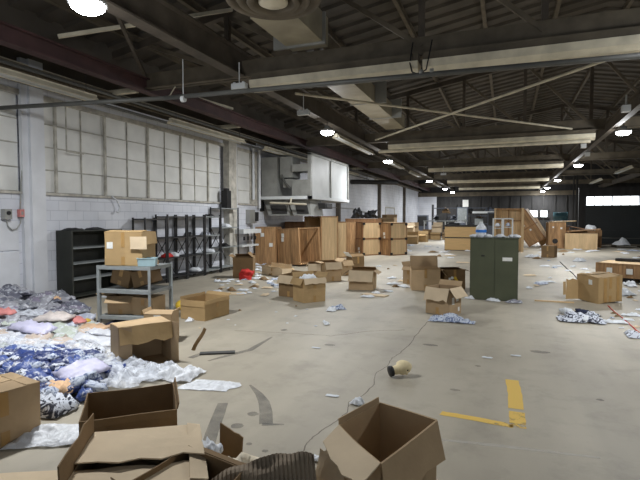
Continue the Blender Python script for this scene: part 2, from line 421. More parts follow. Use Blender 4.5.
yellow([(441, 413), (470, 418), (513, 426)], .085, (-.22, .06))

# left wall: white painted block below, painted-over windows above
struct('wall_left', MB().bx(XL - .3, XL, YN, 15.5, 0, 2.12).bx(XL - .3, XL, YN, 15.5, 3.97, 4.25).bx(XL - .3, XL, 15.5, YB, 0, 4.35).bx(XL - .3, XL - .12, YN, 15.5, 2.12, 3.97), 'block')
struct('trim_42', MB().bx(XL - .3, XL - .02, YN, 15.5, 4.25, 5.75).bx(XL - .3, XL - .02, 15.5, YB, 4.35, 5.75), 'deck')
struct('trim_1', MB().bx(XL - .1, XL + .05, YN, 15.5, 2.10, 2.15).bx(XL - .1, XL + .04, YN, 15.5, 3.93, 4.02), 'mull')
bays = [(1.6, 2.95), (3.0, 4.35), (4.35, 5.7), (5.7, 6.38), (6.84, 7.16), (7.16, 8.44), (8.44, 9.84), (9.84, 11.16), (11.16, 12.46), (12.46, 13.15), (14.15, 15.05)]
for i, (a, b) in enumerate(bays):
    wn = bpy.data.objects.new('window_%d' % (i + 1), None); C.objects.link(wn); wn['kind'] = 'structure'
    fr = MB(); pn = MB()
    nsplit = 2 if b - a > 1.0 else 1
    xs = [a + (b - a) * k / nsplit for k in range(nsplit + 1)]
    for k in range(nsplit):
        for r in range(4):
            z0, z1 = 2.15 + r * .448, 2.15 + (r + 1) * .448
            pn.bx(XL - .07, XL - .04 + .004 * ((k + r + i) % 3), xs[k] + .012, xs[k + 1] - .012, z0 + .012, z1 - .012)
    pn.build('pane', 'pane', wn)
    for r in range(1, 4): fr.bx(XL - .07, XL - .025, a, b, 2.15 + r * .448 - .008, 2.15 + r * .448 + .008)
    for k in range(1, nsplit): fr.bx(XL - .07, XL - .01, xs[k] - .008, xs[k] + .008, 2.15, 3.94)
    fr.build('glazing_bar', 'mull', wn)
    MB().bx(XL - .1, XL + .015, a - .024, a + .024, 2.15, 3.94).build('mullion', 'mull', wn)
struct('trim_2', MB().bx(XL, XL + .08, 6.38, 6.5, 0, 4.6), 'white_paint')
struct('trim_3', MB().bx(XL, XL + .15, 6.5, 6.79, 0, 4.6), 'white_paint')
struct('trim_4', MB().bx(XL, XL + .22, 13.3, 13.75, 0, 4.4), 'mull')
struct('trim_5', MB().bx(XL - .05, XL + .03, 15.05, 15.5, 2.15, 3.95), 'mull')
# white lower panel near the electrics
struct('trim_6', MB().bx(XL, XL + .03, 2.5, 6.30, 0, 1.03).bx(XL, XL + .025, 2.5, 6.30, 1.06, 1.60), 'white_paint')
# roof-height band of boards and pipes above the windows
for k, y in enumerate((24.3, 33.2, 42.1)):
    struct('trim_%d' % (7 + k), MB().ibeam((XL + .12, y, 2.2), (XL + .12, y, 2.21), .2, .2).bx(XL, XL + .22, y - .1, y + .1, 0, 4.5), 'girder')
# back wall, partition with the dark door
struct('wall_back', MB().bx(XL, XR, YB, YB + .3, 0, 8), 'darkwall')
struct('trim_10', MB().bx(XL, XR, YB - .25, YB, 3.8, 4.2), 'brown_steel')
for k in range(14):
    x = -7.2 + k * .95
    struct('trim_%d' % (11 + k), MB().bx(x, x + .10, YB - .1, YB, 0, 3.8), 'dark_stuff')
struct('trim_25', MB().bx(XL + .02, -6.6, YB - .16, YB, 0, 3.8), 'block')
struct('wall_partition', MB().bx(XDW, XDW + .35, YDW, YDW + .25, 0, 3.45).bx(XDW + .35, XR, YDW + .02, YDW + .25, 2.98, 3.45), 'darkwall')
dr = bpy.data.objects.new('door_1', None); C.objects.link(dr); dr['kind'] = 'structure'
mb = MB()
for k in range(5): mb.bx(XDW + .36, 13.5, YDW + .03, YDW + .11, .02 + k * .46, .47 + k * .46)
mb.build('door_panel', 'darkdoor', dr)
fr = MB().bx(XDW + .33, 13.5, YDW, YDW + .1, 2.33, 2.40).bx(XDW + .33, 13.5, YDW, YDW + .1, 2.92, 2.98)
gl = MB(); x = 4.45; k = 0
while x < 13.2:
    wd = .445 if k % 3 else .445
    gl.bx(x, x + wd - .03, YDW + .04, YDW + .06, 2.40, 2.92)
    fr.bx(x + wd - .03, x + wd + (.02 if k % 3 == 2 else 0), YDW, YDW + .1, 2.40, 2.92)
    x += wd + (.02 if k % 3 == 2 else 0); k += 1
fr.bx(XDW + .33, 4.45, YDW, YDW + .1, 2.40, 2.92)
fr.build('window_frame', 'darkdoor', dr); gl.build('window_glass', 'daylight', dr)
struct('wall_right', MB().bx(XR, XR + .3, YN, YB, 0, 6.2), 'darkwall')
# far-end window slots behind the crates
wn = bpy.data.objects.new('window_12', None); C.objects.link(wn); wn['kind'] = 'structure'
MB().bx(2.1, 2.75, YB - .13, YB - .11, 1.75, 2.35).bx(3.05, 3.6, YB - .13, YB - .11, 1.75, 2.35).build('glass', 'daylight', wn)
MB().bx(2.0, 3.75, YB - .12, YB - .02, 1.65, 1.75).bx(2.0, 3.75, YB - .12, YB - .02, 2.35, 2.45).bx(2.75, 3.05, YB - .12, YB - .02, 1.75, 2.35).build('frame', 'dark_stuff', wn)

# roof: corrugated deck rising to a ridge
RX = 2.5; EZ = 5.5; SL = .175
def roof_z(x): return EZ + SL * (x - XL) if x < RX else EZ + SL * (RX - XL) - SL * (x - RX)
vs = []; fs = []; y = YN; per = .30; prof = [(0, 0), (.26, 0), (.30, .07), (.54, .07)]
ys = []
while y < YB + .3:
    for dy, dz in prof: ys.append((y + dy, dz))
    y += .58
for xx in (XL - .3, RX, XR + .3):
    for (yy, dz) in ys: vs.append((xx, yy, roof_z(xx) + dz))
n = len(ys)
for s_ in range(2):
    for i in range(n - 1): fs.append((s_ * n + i, s_ * n + i + 1, (s_ + 1) * n + i + 1, (s_ + 1) * n + i))
ceil = MB().add(vs, fs); ceil_o = struct('ceiling', ceil, 'deck')
x = -7.6
while x < XR - .5:
    if abs(x - RX) > .3:
        z = roof_z(x) - .10
        MB().ibeam((x, YN, z), (x, YB, z), .09, .16, .012).build('purlin', 'brown_steel', ceil_o)
    x += 1.75
struct('trim_40', MB().bx(XL - .3, XR + .3, YB + .3, YB + .35, 3.5, 8.0).bx(XL - .3, XL - .25, YN, YB, 5.2, 5.9), 'darkwall')

# ================================================================ ROOF STEEL AND SERVICES
TY = [-.4, 8.5, 17.4, 26.3, 35.2, 44.1]
tr_lab = ['steel roof truss just above the camera', 'steel roof truss nearest in view, above the big cream light trough', 'second steel roof truss away, above the crossed rods',
          'third steel roof truss away over the hall', 'fourth steel roof truss away, over the far crates', 'farthest steel roof truss in front of the dark end wall']
for i, ty in enumerate(TY):
    t = thing('roof_truss', tr_lab[i], 'roof truss', (0, ty, 4.4), 0, 'steel roof trusses')
    x0, x1 = -7.3, 12.4
    MB().bar((x0, 0, .19), (x1, 0, .19), .05, .34).bx(x0, x1, -.1, .1, .02, .045).build('bottom_chord', 'brown_steel', t)
    MB().bar((x0 - .9, 0, roof_z(x0 - .9) - .30 - 4.4), (RX, 0, roof_z(RX) - .30 - 4.4), .12, .16).bar((RX, 0, roof_z(RX) - .30 - 4.4), (x1, 0, roof_z(x1) - .30 - 4.4), .12, .16).build('top_chord', 'girder', t)
    xs = [x0 + .1 + k * 1.93 for k in range(11)]
    for k, xx in enumerate(xs):
        if k: MB().bar((xx, 0, .36), (xx, 0, roof_z(xx) - .36 - 4.4), .10, .10).build('post', 'girder', t)
        if k < 10:
            za, zb = .2, roof_z(xs[k + 1]) - .36 - 4.4
            if k >= 5: a, b = (xx, 0, roof_z(xx) - .36 - 4.4), (xs[k + 1], 0, .2)
            else: a, b = (xx, 0, roof_z(xx) - .38 - 4.4), (xs[k + 1], 0, .2)
            MB().bar(a, b, .07, .08).build('diagonal', 'brown_steel', t)
# cream troughs slung below the chords
tlab = ['long cream trough below the nearest truss, left length', 'long cream trough below the nearest truss, right length', 'cream trough slung below the second truss',
        'cream trough slung below the third truss', 'cream trough slung below the fourth truss', 'cream trough slung below the farthest truss']
tsp = [(8.38, -4.62, -1.42), (8.38, -1.34, 2.9), (17.3, -4.0, 2.55), (26.2, -3.9, 2.55), (35.1, -3.9, 2.6), (44.0, -3.9, 2.6)]
def trough_prof():
    return [(-.17, .03), (-.15, -.09), (-.06, -.16), (.06, -.16), (.15, -.09), (.17, .03)]
for lab, (y, a, b) in zip(tlab, tsp):
    t = thing('light_trough', lab, 'light trough', (0, y - .02, 4.25), 0, 'cream troughs below the trusses')
    pr = trough_prof(); vs = [(x_, py, pz) for x_ in (a, b) for py, pz in pr]
    k = len(pr)
    MB().add(vs, [(i, i + 1, k + i + 1, k + i) for i in range(k - 1)] + [tuple(range(k)), tuple(range(k, 2 * k))[::-1], (0, k, 2 * k - 1, k - 1)]).build('reflector', 'cream', t)
    MB().bx(a, b, -.1, .1, .03, .17).build('housing', 'brown_steel', t)
solo('light_trough', MB().rod((-4.3, 17.0, 4.03), (2.4, 17.0, 4.03), .06, 10), 'cream', 'round pale pipe just beyond the second truss trough', 'pipe')
for k, (p_, q_, m_, lb) in enumerate([((-7.2, 6.2, 4.75), (-5.1, 8.4, 5.75), 'cream', 'pale thin brace rising behind the brown girder, upper left'), ((-7.2, 8.3, 4.7), (-5.1, 4.5, 5.6), 'girder', 'dark brace crossing the pale brace, upper left'), ((-7.2, 10.2, 4.75), (-5.1, 14.5, 5.7), 'brown_steel', 'brown brace beyond the nearest truss, upper left'), ((-8.2, 6.0, 4.75), (-7.3, 12.0, 4.75), 'cream', 'pale brace lying between red girder and left wall')]):
    solo('brace', MB().bar(p_, q_, .06, .06), m_, lb, 'brace')
# longitudinal girders
solo('girder', MB().ibeam((-7.3, YN, 4.50), (-7.3, YB, 4.50), .2, .30, .03), 'girder_red', 'dark red steel girder running along the left wall side', 'girder')
solo('girder', MB().ibeam((-4.95, YN, 4.68), (-4.95, YB, 4.68), .24, .5, .03), 'girder', 'dark brown steel girder above the left row of round lamps', 'girder')
solo('girder', MB().ibeam((2.85, 6.0, 4.40), (2.85, YB, 4.40), .16, .36, .03), 'girder', 'dark steel girder above the right row of round lamps', 'girder')
solo('girder', MB().ibeam((7.8, 12.0, 4.45), (7.8, YB, 4.45), .16, .3, .03), 'girder', 'dark steel girder at the far right of the hall', 'girder')
# rods in the plane of the bottom chords
solo('bracing_rod', MB().rod((-4.4, 16.9, 4.44), (1.75, 9.7, 4.44), .03), 'cream', 'pale bracing rod rising from lower left to upper right of its cross', 'bracing rod')
solo('bracing_rod', MB().rod((-4.5, 10.1, 4.47), (1.9, 17.2, 4.47), .03), 'cream', 'dull bracing rod falling from upper left to lower right of its cross', 'bracing rod')
solo('bracing_rod', MB().rod((3.1, 17.6, 4.47), (7.6, 26.0, 4.47), .03), 'brown_steel', 'thin bracing rod right of the right lamp girder', 'bracing rod')
# sprinkler pipe and hangers
t = thing('sprinkler_pipe', 'long dark grey sprinkler pipe crossing the hall under the nearest truss', 'pipe', (0, 7.05, 3.74))
MB().rod((XL, -1.05, -.14), (-5.6, -.1, 0), .038, 10).rod((-5.6, -.1, 0), (3.6, .18, -.07), .038, 10).build('pipe_run', 'pipe', t, True)
for xx in (-5.2,): MB().rod((xx, -.1, -.06), (xx, -.1, .62), .008, 6).rod((xx - .03, -.1, -.05), (xx + .03, -.1, -.05), .055, 10).build('hanger', 'white_metal', t)
MB().rod((-1.2, .045, 0), (-1.15, .045, 0), .05, 10).rod((-1.05, .05, 0), (-1.0, .05, 0), .05, 10).build('coupling', 'galv', t, True)
# rows of pipes above the left windows
for k, (x, z, r, m_, lb) in enumerate([(-8.25, 4.12, .035, 'pipe', 'upper thin pipe along the left wall head'), (-8.05, 4.25, .03, 'brown_steel', 'thin brown pipe beside the red girder'), (-7.75, 4.22, .03, 'pipe', 'grey conduit between girder and left wall'), (-8.35, 4.45, .05, 'cream', 'cream pipe high up against the left wall')]):
    solo('wall_pipe', MB().rod((x, YN, z), (x, 30, z), r), m_, lb, 'pipe')
t = thing('ledger_beam', 'brown boxed ledger beam along the left wall head above the windows', 'beam', (-8.2, 0, 4.34))
MB().bx(-.08, .08, YN, YB, -.04, .06).build('beam', 'brown_steel', t)
for yy in (4.2, 8.4, 12.7, 17.2, 21.5, 26): MB().bx(-.2, .72, yy - .05, yy + .05, .02, .12).build('outrigger', 'cream', t)
# fluorescent strip fixtures
def fixture(x, y0, y1, z, lab, grp, hang=True):
    t = thing('strip_light', lab, 'strip light', (x, y0, z), 0, grp)
    L = y1 - y0
    pr = [(-.13, -.02), (-.05, .07), (.05, .07), (.13, -.02), (.12, -.025), (.045, .045), (-.045, .045), (-.12, -.025)]
    k = len(pr); vs = [(px, yy, pz) for yy in (0, L) for px, pz in pr]
    MB().add(vs, [(i, (i + 1) % k, k + (i + 1) % k, k + i) for i in range(k)] + [tuple(range(k))[::-1], tuple(range(k, 2 * k))]).build('reflector', 'cream', t)
    MB().bx(-.045, .045, -.02, L + .02, .0, .1).build('housing', 'cream', t)
    for sx in (-.05, .05): MB().rod((sx, .05, -.012), (sx, L - .05, -.012), .018, 8).build('tube', 'white_metal', t, True)
    if hang:
        for yy in (.2, L - .2): MB().rod((0, yy, .08), (0, yy, .5), .006, 5).build('hanger', 'dark_metal', t)
for a, b, lb in [(3.0, 7.3, 'long cream strip light above the left windows, nearest of its row'), (9.6, 13.0, 'cream strip light above the black racks near the left wall'), (14.5, 18.4, 'cream strip light above the white duct enclosure'), (21.5, 25.2, 'small cream strip light past the white duct enclosure'), (29, 33, 'farthest cream strip light along the left wall')]:
    fixture(-7.55, a, b, 3.95, lb, 'strip lights along the left wall')
for a, b, lb in [(14.0, 18.2, 'strip light just beyond the first left round lamp in view'), (21.2, 24.2, 'strip light just beyond the second left round lamp in view'), (26.3, 29.3, 'strip light just before the third left round lamp in view'), (35.5, 39, 'strip light past the third left round lamp, far off')]:
    fixture(-4.88, a, b, 4.12, lb, 'strip lights in the left lamp row', False)
for x, a, b, lb in [(5.65, 20.5, 24.5, 'strip light nearest at the right edge of the hall'), (5.65, 27.5, 31.0, 'strip light at right, above the dark door windows'), (5.65, 35.5, 39.5, 'strip light at right, beyond the dark door partition'), (8.6, 27.5, 31, 'strip light farthest to the right, near the dark door')]:
    fixture(x, a, b, 4.12, lb, 'strip lights on the right side', True)

# round high-bay lamps
lamps = []
def lamp(x, y, lab, grp):
    t = thing('high_bay_lamp', lab, 'ceiling lamp', (x, y, 4.1), 0, grp)
    MB().lathe([(.001, .16), (.07, .16), (.09, .08), (.2, .05), (.215, 0), (.19, -.005)], 20).build('housing', 'white_metal', t, True)
    MB().lathe([(.19, 0), (.18, -.045), (.12, -.085), (.001, -.10)], 20).build('lens', 'lens', t, True)
    MB().rod((0, 0, .15), (0, 0, .32), .01, 6).build('stem', 'dark_metal', t)
    ld = bpy.data.lights.new('lamp_light', 'AREA'); ld.shape = 'DISK'; ld.size = .34; ld.energy = LAMP_W; ld.color = LAMP_COL
    lo = bpy.data.objects.new('lamp_light', ld); C.objects.link(lo); lo.parent = t; lo.location = (0, 0, -.11)
    ld2 = bpy.data.lights.new('lamp_glow', 'POINT'); ld2.energy = LAMP_W * .27; ld2.color = LAMP_COL; ld2.shadow_soft_size = .1
    l2 = bpy.data.objects.new('lamp_glow', ld2); C.objects.link(l2); l2.parent = t; l2.location = (0, 0, -.22)
lwords = ['glaring round lamp at the top left corner, nearest of all', 'round lamp above the first black racks, second of the left row', 'round lamp above the wooden crates, third of the left row', 'small round lamp fourth along the left row', 'small round lamp fifth along the left row', 'tiny round lamp farthest in the left row']
for (y, lb) in zip((4.3, 12.95, 20.5, 32.5, 41.5, 47.3), lwords): lamp(-4.78 if y > 5 else -4.52, y, lb, 'round lamps of the left row')
rwords = ['round lamp right of the camera, outside the view', 'large round lamp at the right edge, nearest of the right row in view', 'round lamp second in view in the right row', 'round lamp third in view in the right row', 'small round lamp fourth in view in the right row', 'tiny round lamp farthest in the right row']
for (y, lb) in zip((7.3, 16.0, 25.2, 34.7, 43.0, 48.5), rwords): lamp(3.08, y, lb, 'round lamps of the right row')
# small white boxes
def jbox(x, y, z, lab, two=True):
    t = thing('emergency_light', lab, 'emergency light', (x, y, z), yaw * 0)
    MB().bx(-.14, .14, -.05, .05, -.05, .05).build('case', 'white_metal', t)
    for sx in (-.09, .09): MB().lathe([(.001, .02), (.02, .015), (.025, -.01), (.001, -.012)], 12, Matrix.Translation((sx, -.02, .06))).build('lamp_head', 'white_metal', t, True)
    MB().rod((0, 0, .05), (0, 0, .42), .01, 6).build('stem', 'white_metal', t)
jbox(-4.45, 7.55, 3.98, 'small white twin box hanging at the left end of the big cream trough')
jbox(-4.3, 10.1, 4.02, 'small white twin box hanging under the brown girder')
jbox(-3.1, 26.0, 3.95, 'small white box under the third truss')
for x, y, lb in [(2.4, 12.3, 'pale box fitting on the right girder, nearest'), (2.35, 18.1, 'pale box fitting on the right girder, second'), (2.8, 20.5, 'pale box fitting on the right girder, third')]:
    t = thing('box_fitting', lb, 'box fitting', (x, y, 4.03)); MB().bx(-.08, .08, -.08, .08, -.07, .07).build('case', 'white_metal', t); MB().rod((0, 0, .1), (0, 0, .3), .02, 6).build('stem', 'galv', t)

# round ceiling diffuser and duct
t = thing('round_diffuser', 'large round air diffuser with nested rings hanging overhead', 'air diffuser', (-2.58, 5.16, 4.2)); t.scale = (.86, .86, .86)
MB().lathe([(.66, .02), (.64, -.02), (.56, .0), (.42, .12), (.40, .3)], 40).build('outer_ring', 'brown_steel', t, True)
MB().lathe([(.50, -.02), (.48, -.05), (.40, -.02), (.33, .1)], 40).build('middle_ring', 'brown_steel', t, True)
MB().lathe([(.36, -.05), (.34, -.08), (.27, -.05), (.22, .06)], 40).build('inner_ring', 'brown_steel', t, True)
MB().lathe([(.001, -.07), (.16, -.07), (.2, -.05), (.2, .0), (.001, .05)], 40).build('centre_disc', 'cream', t, True)
MB().lathe([(.4, .28), (.4, .8)], 32).build('neck', 'galv', t, True)
t = thing('air_duct', 'cream rectangular air duct running away above the cream trough', 'air duct', (0, 0, 0))
MB().bx(-3.75, -3.05, 6.7, 8.3, 4.74, 5.25).build('duct_section', 'duct', t)
MB().bx(-3.95, -3.3, 10.7, 16.6, 4.72, 5.15).build('duct_section', 'duct', t)
MB().bx(-3.85, -3.2, 8.3, 10.7, 4.78, 5.12).build('duct_section', 'brown_steel', t)
for y in (8.0, 12.6, 14.6): MB().bx(-4.0, -3.0, y, y + .05, 4.70, 5.25).build('flange', 'galv', t)
solo('cable', MB().tube([(-1.52, 8.3, 4.62), (-1.55, 8.2, 4.25), (-1.5, 8.15, 4.08), (-1.38, 8.12, 4.02), (-1.27, 8.15, 4.1), (-1.22, 8.2, 4.4), (-1.2, 8.3, 4.62)], .012), 'black', 'black loop of cable hanging over the cream trough joint', 'cable')
solo('cable', MB().tube([(-4.75, 8.6, 4.55), (-5.9, 8.5, 4.5), (-6.4, 8.5, 4.62), (-6.7, 8.5, 4.25), (-6.9, 8.5, 4.2)], .012), 'cream', 'pale looped cable by the red girder at the nearest truss', 'cable')

# ================================================================ LEFT WALL FITTINGS
t = thing('switch_box', 'grey round-dialled electrical box on the left wall edge', 'electrical box', (XL + .03, 6.05, 1.72))
MB().bx(0, .09, -.07, .07, -.09, .09).build('case', 'galv', t); MB().rod((.09, 0, .02), (.115, 0, .02), .035, 14).build('dial', 'black', t)
t = thing('socket_box', 'small reddish electrical box on the left wall', 'electrical box', (XL + .03, 6.33, 1.74))
MB().bx(0, .07, -.045, .045, -.07, .07).build('case', 'pink', t); MB().bx(.07, .075, -.02, .02, -.03, .03).build('faceplate', 'galv', t)
solo('conduit', MB().tube([(XL + .06, 6.05, 1.62), (XL + .06, 6.08, 1.50), (XL + .06, 6.16, 1.43), (XL + .06, 6.25, 1.46), (XL + .06, 6.32, 1.56), (XL + .06, 6.33, 1.67)], .011), 'galv', 'looped grey conduit joining the two electrical boxes', 'conduit')
solo('conduit', MB().tube([(XL + .05, 6.33, 1.81), (XL + .05, 6.36, 2.3), (XL + .05, 6.45, 3.0), (XL + .05, 6.45, 4.2)], .012), 'galv', 'thin grey conduit rising beside the white column', 'conduit')
solo('hose', MB().tube([(XL + .06, 8.55, 2.14), (XL + .07, 8.7, 2.05), (XL + .07, 8.78, 1.9), (XL + .07, 8.72, 1.78), (XL + .07, 8.66, 1.8)], .018), 'white_paint', 'short white hose hanging below the window sill', 'hose')
solo('wall_pipe', MB().tube([(XL + .1, 7.33, 3.9), (XL + .1, 7.33, 3.0), (XL + .1, 7.75, 3.0)], .014), 'mull', 'bent stained pipe on the windows right of the column', 'pipe')
for k, (y, z1, lb) in enumerate([(13.88, 1.2, 'tall pale pipe just right of the grey column'), (15.05, 2.3, 'pale pipe left of the dark wall slot'), (15.5, 2.0, 'pale pipe at the corner of the duct enclosure')]):
    solo('downpipe', MB().rod((XL + .12, y, z1), (XL + .12, y, 4.2), .045, 10), 'white_paint', lb, 'pipe')
solo('wall_slot', MB().bx(XL, XL + .06, 15.72, 15.98, 1.9, 3.4), 'black', 'tall narrow black gap panel beside the hanging hood', 'panel')
t = thing('wall_cabinet', 'grey meter cabinet on the wall behind the leftmost crates', 'electrical box', (XL, 15.2, 1.72))
MB().bx(0, .16, -.5, -.12, -.26, .22).build('case', 'galv', t); MB().bx(0, .12, .0, .22, -.18, .14).build('meter', 'dark_stuff', t); MB().rod((.08, -.2, -.3), (.08, -.2, -.75), .03).build('pipe', 'galv', t)
t = thing('wall_bench', 'white long wall shelf with black knobs left of the crates', 'shelf', (XL, 13.6, 1.02))
MB().bx(0, .55, 0, 1.2, .12, .26).build('shelf_board', 'white_metal', t); MB().bx(0, .45, .1, 1.2, -.32, -.26).build('shelf_board', 'white_metal', t)
for yy in (.1, 1.1): MB().bx(.05, .1, yy, yy + .05, -1.02, .12).build('bracket', 'galv', t)
for k in range(4): MB().rod((.46, .2 + .25 * k, -.1), (.46, .2 + .25 * k, .02), .035, 8).build('knob', 'black', t)
# enclosure and hoods
t = thing('duct_enclosure', 'big white sheet-metal enclosure raised high on the left wall above crates', 'duct enclosure', (0, 0, 0))
MB().bx(-6.5, -6.38, 15.62, 15.76, 2.42, 3.92).bx(-6.5, -6.38, 19.85, 19.97, 2.42, 3.92).bx(-6.5, -6.38, 17.72, 17.80, 2.42, 3.92).bx(-6.5, -6.38, 15.62, 19.97, 3.86, 3.94).build('frame', 'galv', t)
MB().bx(-6.47, -6.43, 15.76, 17.72, 2.44, 3.86).bx(-6.47, -6.43, 17.80, 19.85, 2.44, 3.86).build('side_sheet', 'white_metal', t)
MB().bx(XL, -6.36, 15.60, 15.72, 2.32, 2.43).bx(-6.5, -6.36, 15.6, 20.0, 2.32, 2.43).bx(XL, -6.4, 19.9, 20.0, 2.32, 2.43).build('base_beam', 'white_metal', t)
MB().bx(XL, -6.4, 15.8, 19.9, 2.30, 2.32).build('underside', 'galv', t)
MB().bx(-7.12, -6.5, 15.66, 16.4, 2.44, 3.0).build('front_box', 'galv', t)
MB().bx(-7.12, -6.5, 15.66, 16.4, 3.30, 3.55).build('front_box', 'galv', t)
MB().bx(-7.66, -7.16, 15.8, 16.5, 3.1, 3.85).build('front_box', 'galv', t)
MB().bx(-7.5, -7.12, 15.75, 16.3, 2.75, 3.05).build('control_box', 'galv', t)
MB().bx(XL, -7.75, 15.75, 17.5, 2.4, 3.85).build('tower', 'galv', t)
MB().tube([(-7.55, 15.7, 3.2), (-7.4, 15.7, 2.9), (-7.2, 15.7, 2.7)], .04, 8).build('hose', 'pipe', t)
def hood(x0, x1, y, lab):
    t = thing('exhaust_hood', lab, 'exhaust hood', (0, y, 0))
    vs = [(x0, 0, 2.3), (x1, 0, 2.3), (x1, 1.1, 2.3), (x0, 1.1, 2.3), (x0 + .28, -.15, 1.74), (x1 + .1, -.15, 1.74), (x1 + .1, 1.1, 1.74), (x0 + .28, 1.1, 1.74)]
    MB().add(vs, [(0, 1, 2, 3), (4, 7, 6, 5), (0, 4, 5, 1), (1, 5, 6, 2), (2, 6, 7, 3), (3, 7, 4, 0)]).build('shell', 'galv', t)
    MB().add([(x0 + .32, -.10, 2.12), (x1 - .08, -.10, 2.12), (x1 + .02, -.155, 1.80), (x0 + .42, -.155, 1.80), (x0 + .32, -.06, 2.12), (x1 - .08, -.06, 2.12), (x1 + .02, -.1, 1.80), (x0 + .42, -.1, 1.80)], [(0, 1, 2, 3), (4, 7, 6, 5), (0, 4, 5, 1), (1, 5, 6, 2), (2, 6, 7, 3), (3, 7, 4, 0)]).build('grille', 'dark_stuff', t)
hood(-8.4, -7.4, 15.95, 'left sloping grey exhaust hood below the enclosure')
hood(-7.4, -6.55, 15.95, 'right sloping grey exhaust hood below the enclosure')
solo('pipe_rail', MB().rod((-7.9, 15.5, 2.2), (-6.5, 15.5, 2.13), .035).rod((-7.1, 15.5, 2.16), (-7.1, 15.55, 2.35), .03), 'cream', 'pale pipe crossing in front of the exhaust hoods', 'pipe')
t = thing('unit_heater', 'dark unit heater block hung below the white enclosure', 'heater', (-6.5, 17.0, 2.18)); MB().bx(-.3, .25, -.3, .5, -.18, .02).build('case', 'dark_stuff', t); MB().bx(.25, .27, -.2, .4, -.14, -.02).build('grille', 'black', t)
solo('air_duct', MB().rod((-7.9, 25.2, 3.62), (-6.0, 28.0, 3.72), .13, 12).rod((-7.3, 26.2, 3.7), (-7.3, 26.2, 4.4), .015, 6), 'dark_stuff', 'dark round duct near the wall past the enclosure', 'air duct', smooth=True)
solo('conduit', MB().tube([(XL + .05, 21.5, 1.6), (XL + .05, 21.5, 2.2), (XL + .05, 27, 2.2), (XL + .05, 32, 1.9)], .02), 'galv', 'thin conduit on the blue-white wall above crates', 'conduit')
struct('trim_41', MB().bx(XL, XL + .04, 35.4, 35.5, 0, 2.4).bx(XL, XL + .04, 38.5, 38.6, 0, 2.4).bx(XL, XL + .04, 35.4, 38.6, 2.4, 2.5), 'mull')

# ================================================================ BUILDERS
def settle(root, xy, rot, pts, z0=0.0):
    """stand the root so that the lowest of pts touches z0"""
    mrot = rot.to_matrix()
    zmin = min((mrot @ Vector(p)).z for p in pts)
    root.rotation_euler = rot; root.location = (xy[0], xy[1], z0 - zmin)
CARTON_N = 0
def carton(label, xy, w_, d, h, rz, flaps={}, m_='card', rot=None, z0=0.0, tape=True, lab=None, warp=.012, group=None, filler=None, cat='cardboard box', open_top=True, name='cardboard_box', quad=None):
    """xy: centre of the footprint; local front is -y"""
    global CARTON_N
    CARTON_N += 1; sd = CARTON_N
    t = thing(name, label, cat, (0, 0, 0), 0, group)
    hw, hd = w_ / 2, d / 2; tk = .007
    b = MB()
    b.slab((-hw, -hd, 0), (w_, 0, 0), (0, 0, h), tk, 6, 5); b.slab((-hw, hd, 0), (w_, 0, 0), (0, 0, h), tk, 6, 5)
    b.slab((-hw, -hd, 0), (0, d, 0), (0, 0, h), tk, 6, 5); b.slab((hw, -hd, 0), (0, d, 0), (0, 0, h), tk, 6, 5)
    b.slab((-hw, -hd, .006), (w_, 0, 0), (0, d, 0), tk, 6, 5)
    b.warp(warp, 2.6, sd).build('body', m_, t)
    H = {'f': ((-hw, -hd, h), (w_, 0, 0), (0, -1)), 'b': ((-hw, hd, h), (w_, 0, 0), (0, 1)), 'l': ((-hw, -hd, h), (0, d, 0), (-1, 0)), 'r': ((hw, -hd, h), (0, d, 0), (1, 0))}
    for k, v in flaps.items():
        ang, L = v[0], v[1]; o, u, out = H[k]; a = R_(ang)
        vec = Vector((out[0] * math.sin(a), out[1] * math.sin(a), math.cos(a))) * L
        off = Vector((out[0], out[1], 0)) * .005
        f = MB().slab(Vector(o) + off, u, vec, tk, 6, 4, .18 if len(v) > 2 else .03, sd + ord(k)).warp(warp, 2.6, sd)
        f.build('flap', v[3] if len(v) > 3 else m_, t)
    if tape:
        for z_, l_ in ((h * .55, h * .44), (.01, h * .25)): MB().slab((-.03, -hd - .006, z_), (.06, 0, 0), (0, 0, l_), .002, 2, 3).warp(warp, 2.6, sd).build('packing_tape', 'tape', t)
    if lab:
        for (fc, a, z, lw, lh) in lab:
            if fc == 'f': q = MB().slab((a, -hd - .008, z), (lw, 0, 0), (0, 0, lh), .002, 2, 2)
            elif fc == 'l': q = MB().slab((-hw - .008, a, z), (0, lw, 0), (0, 0, lh), .002, 2, 2)
            else: q = MB().slab((hw + .008, a, z), (0, lw, 0), (0, 0, lh), .002, 2, 2)
            q.warp(warp, 2.6, sd).build('shipping_label', 'label', t)
    if quad:                                   # squashed out of square: plan corners as world points
        P = [Vector((q[0], q[1])) for q in quad]; c_ = (P[0] + P[1] + P[2] + P[3]) / 4; P = [q - c_ for q in P]
        for ch in t.children:
            for v_ in ch.data.vertices:
                a_, b_ = v_.co.x / w_ + .5, v_.co.y / d + .5
                q = P[0] * (1 - a_) * (1 - b_) + P[1] * a_ * (1 - b_) + P[2] * a_ * b_ + P[3] * (1 - a_) * b_
                v_.co.x, v_.co.y = q.x, q.y
        t.location = (c_.x, c_.y, z0 + .003)
        return t
    rt = Euler((0, 0, rz)) if rot is None else rot
    pts = [(x, y, z) for x in (-hw, hw) for y in (-hd, hd) for z in (0, h)]
    settle(t, xy, rt, pts, z0 + .003)
    return t
def front(pl, pr, d):            # footprint centre and angle from the two front floor corners
    a, b = G(*pl), G(*pr); u = (b - a); L = u.length; u.normalize(); n_ = Vector((-u.y, u.x, 0))
    c = (a + b) / 2 + n_ * d / 2
    return (c.x, c.y), math.atan2(u.y, u.x), L

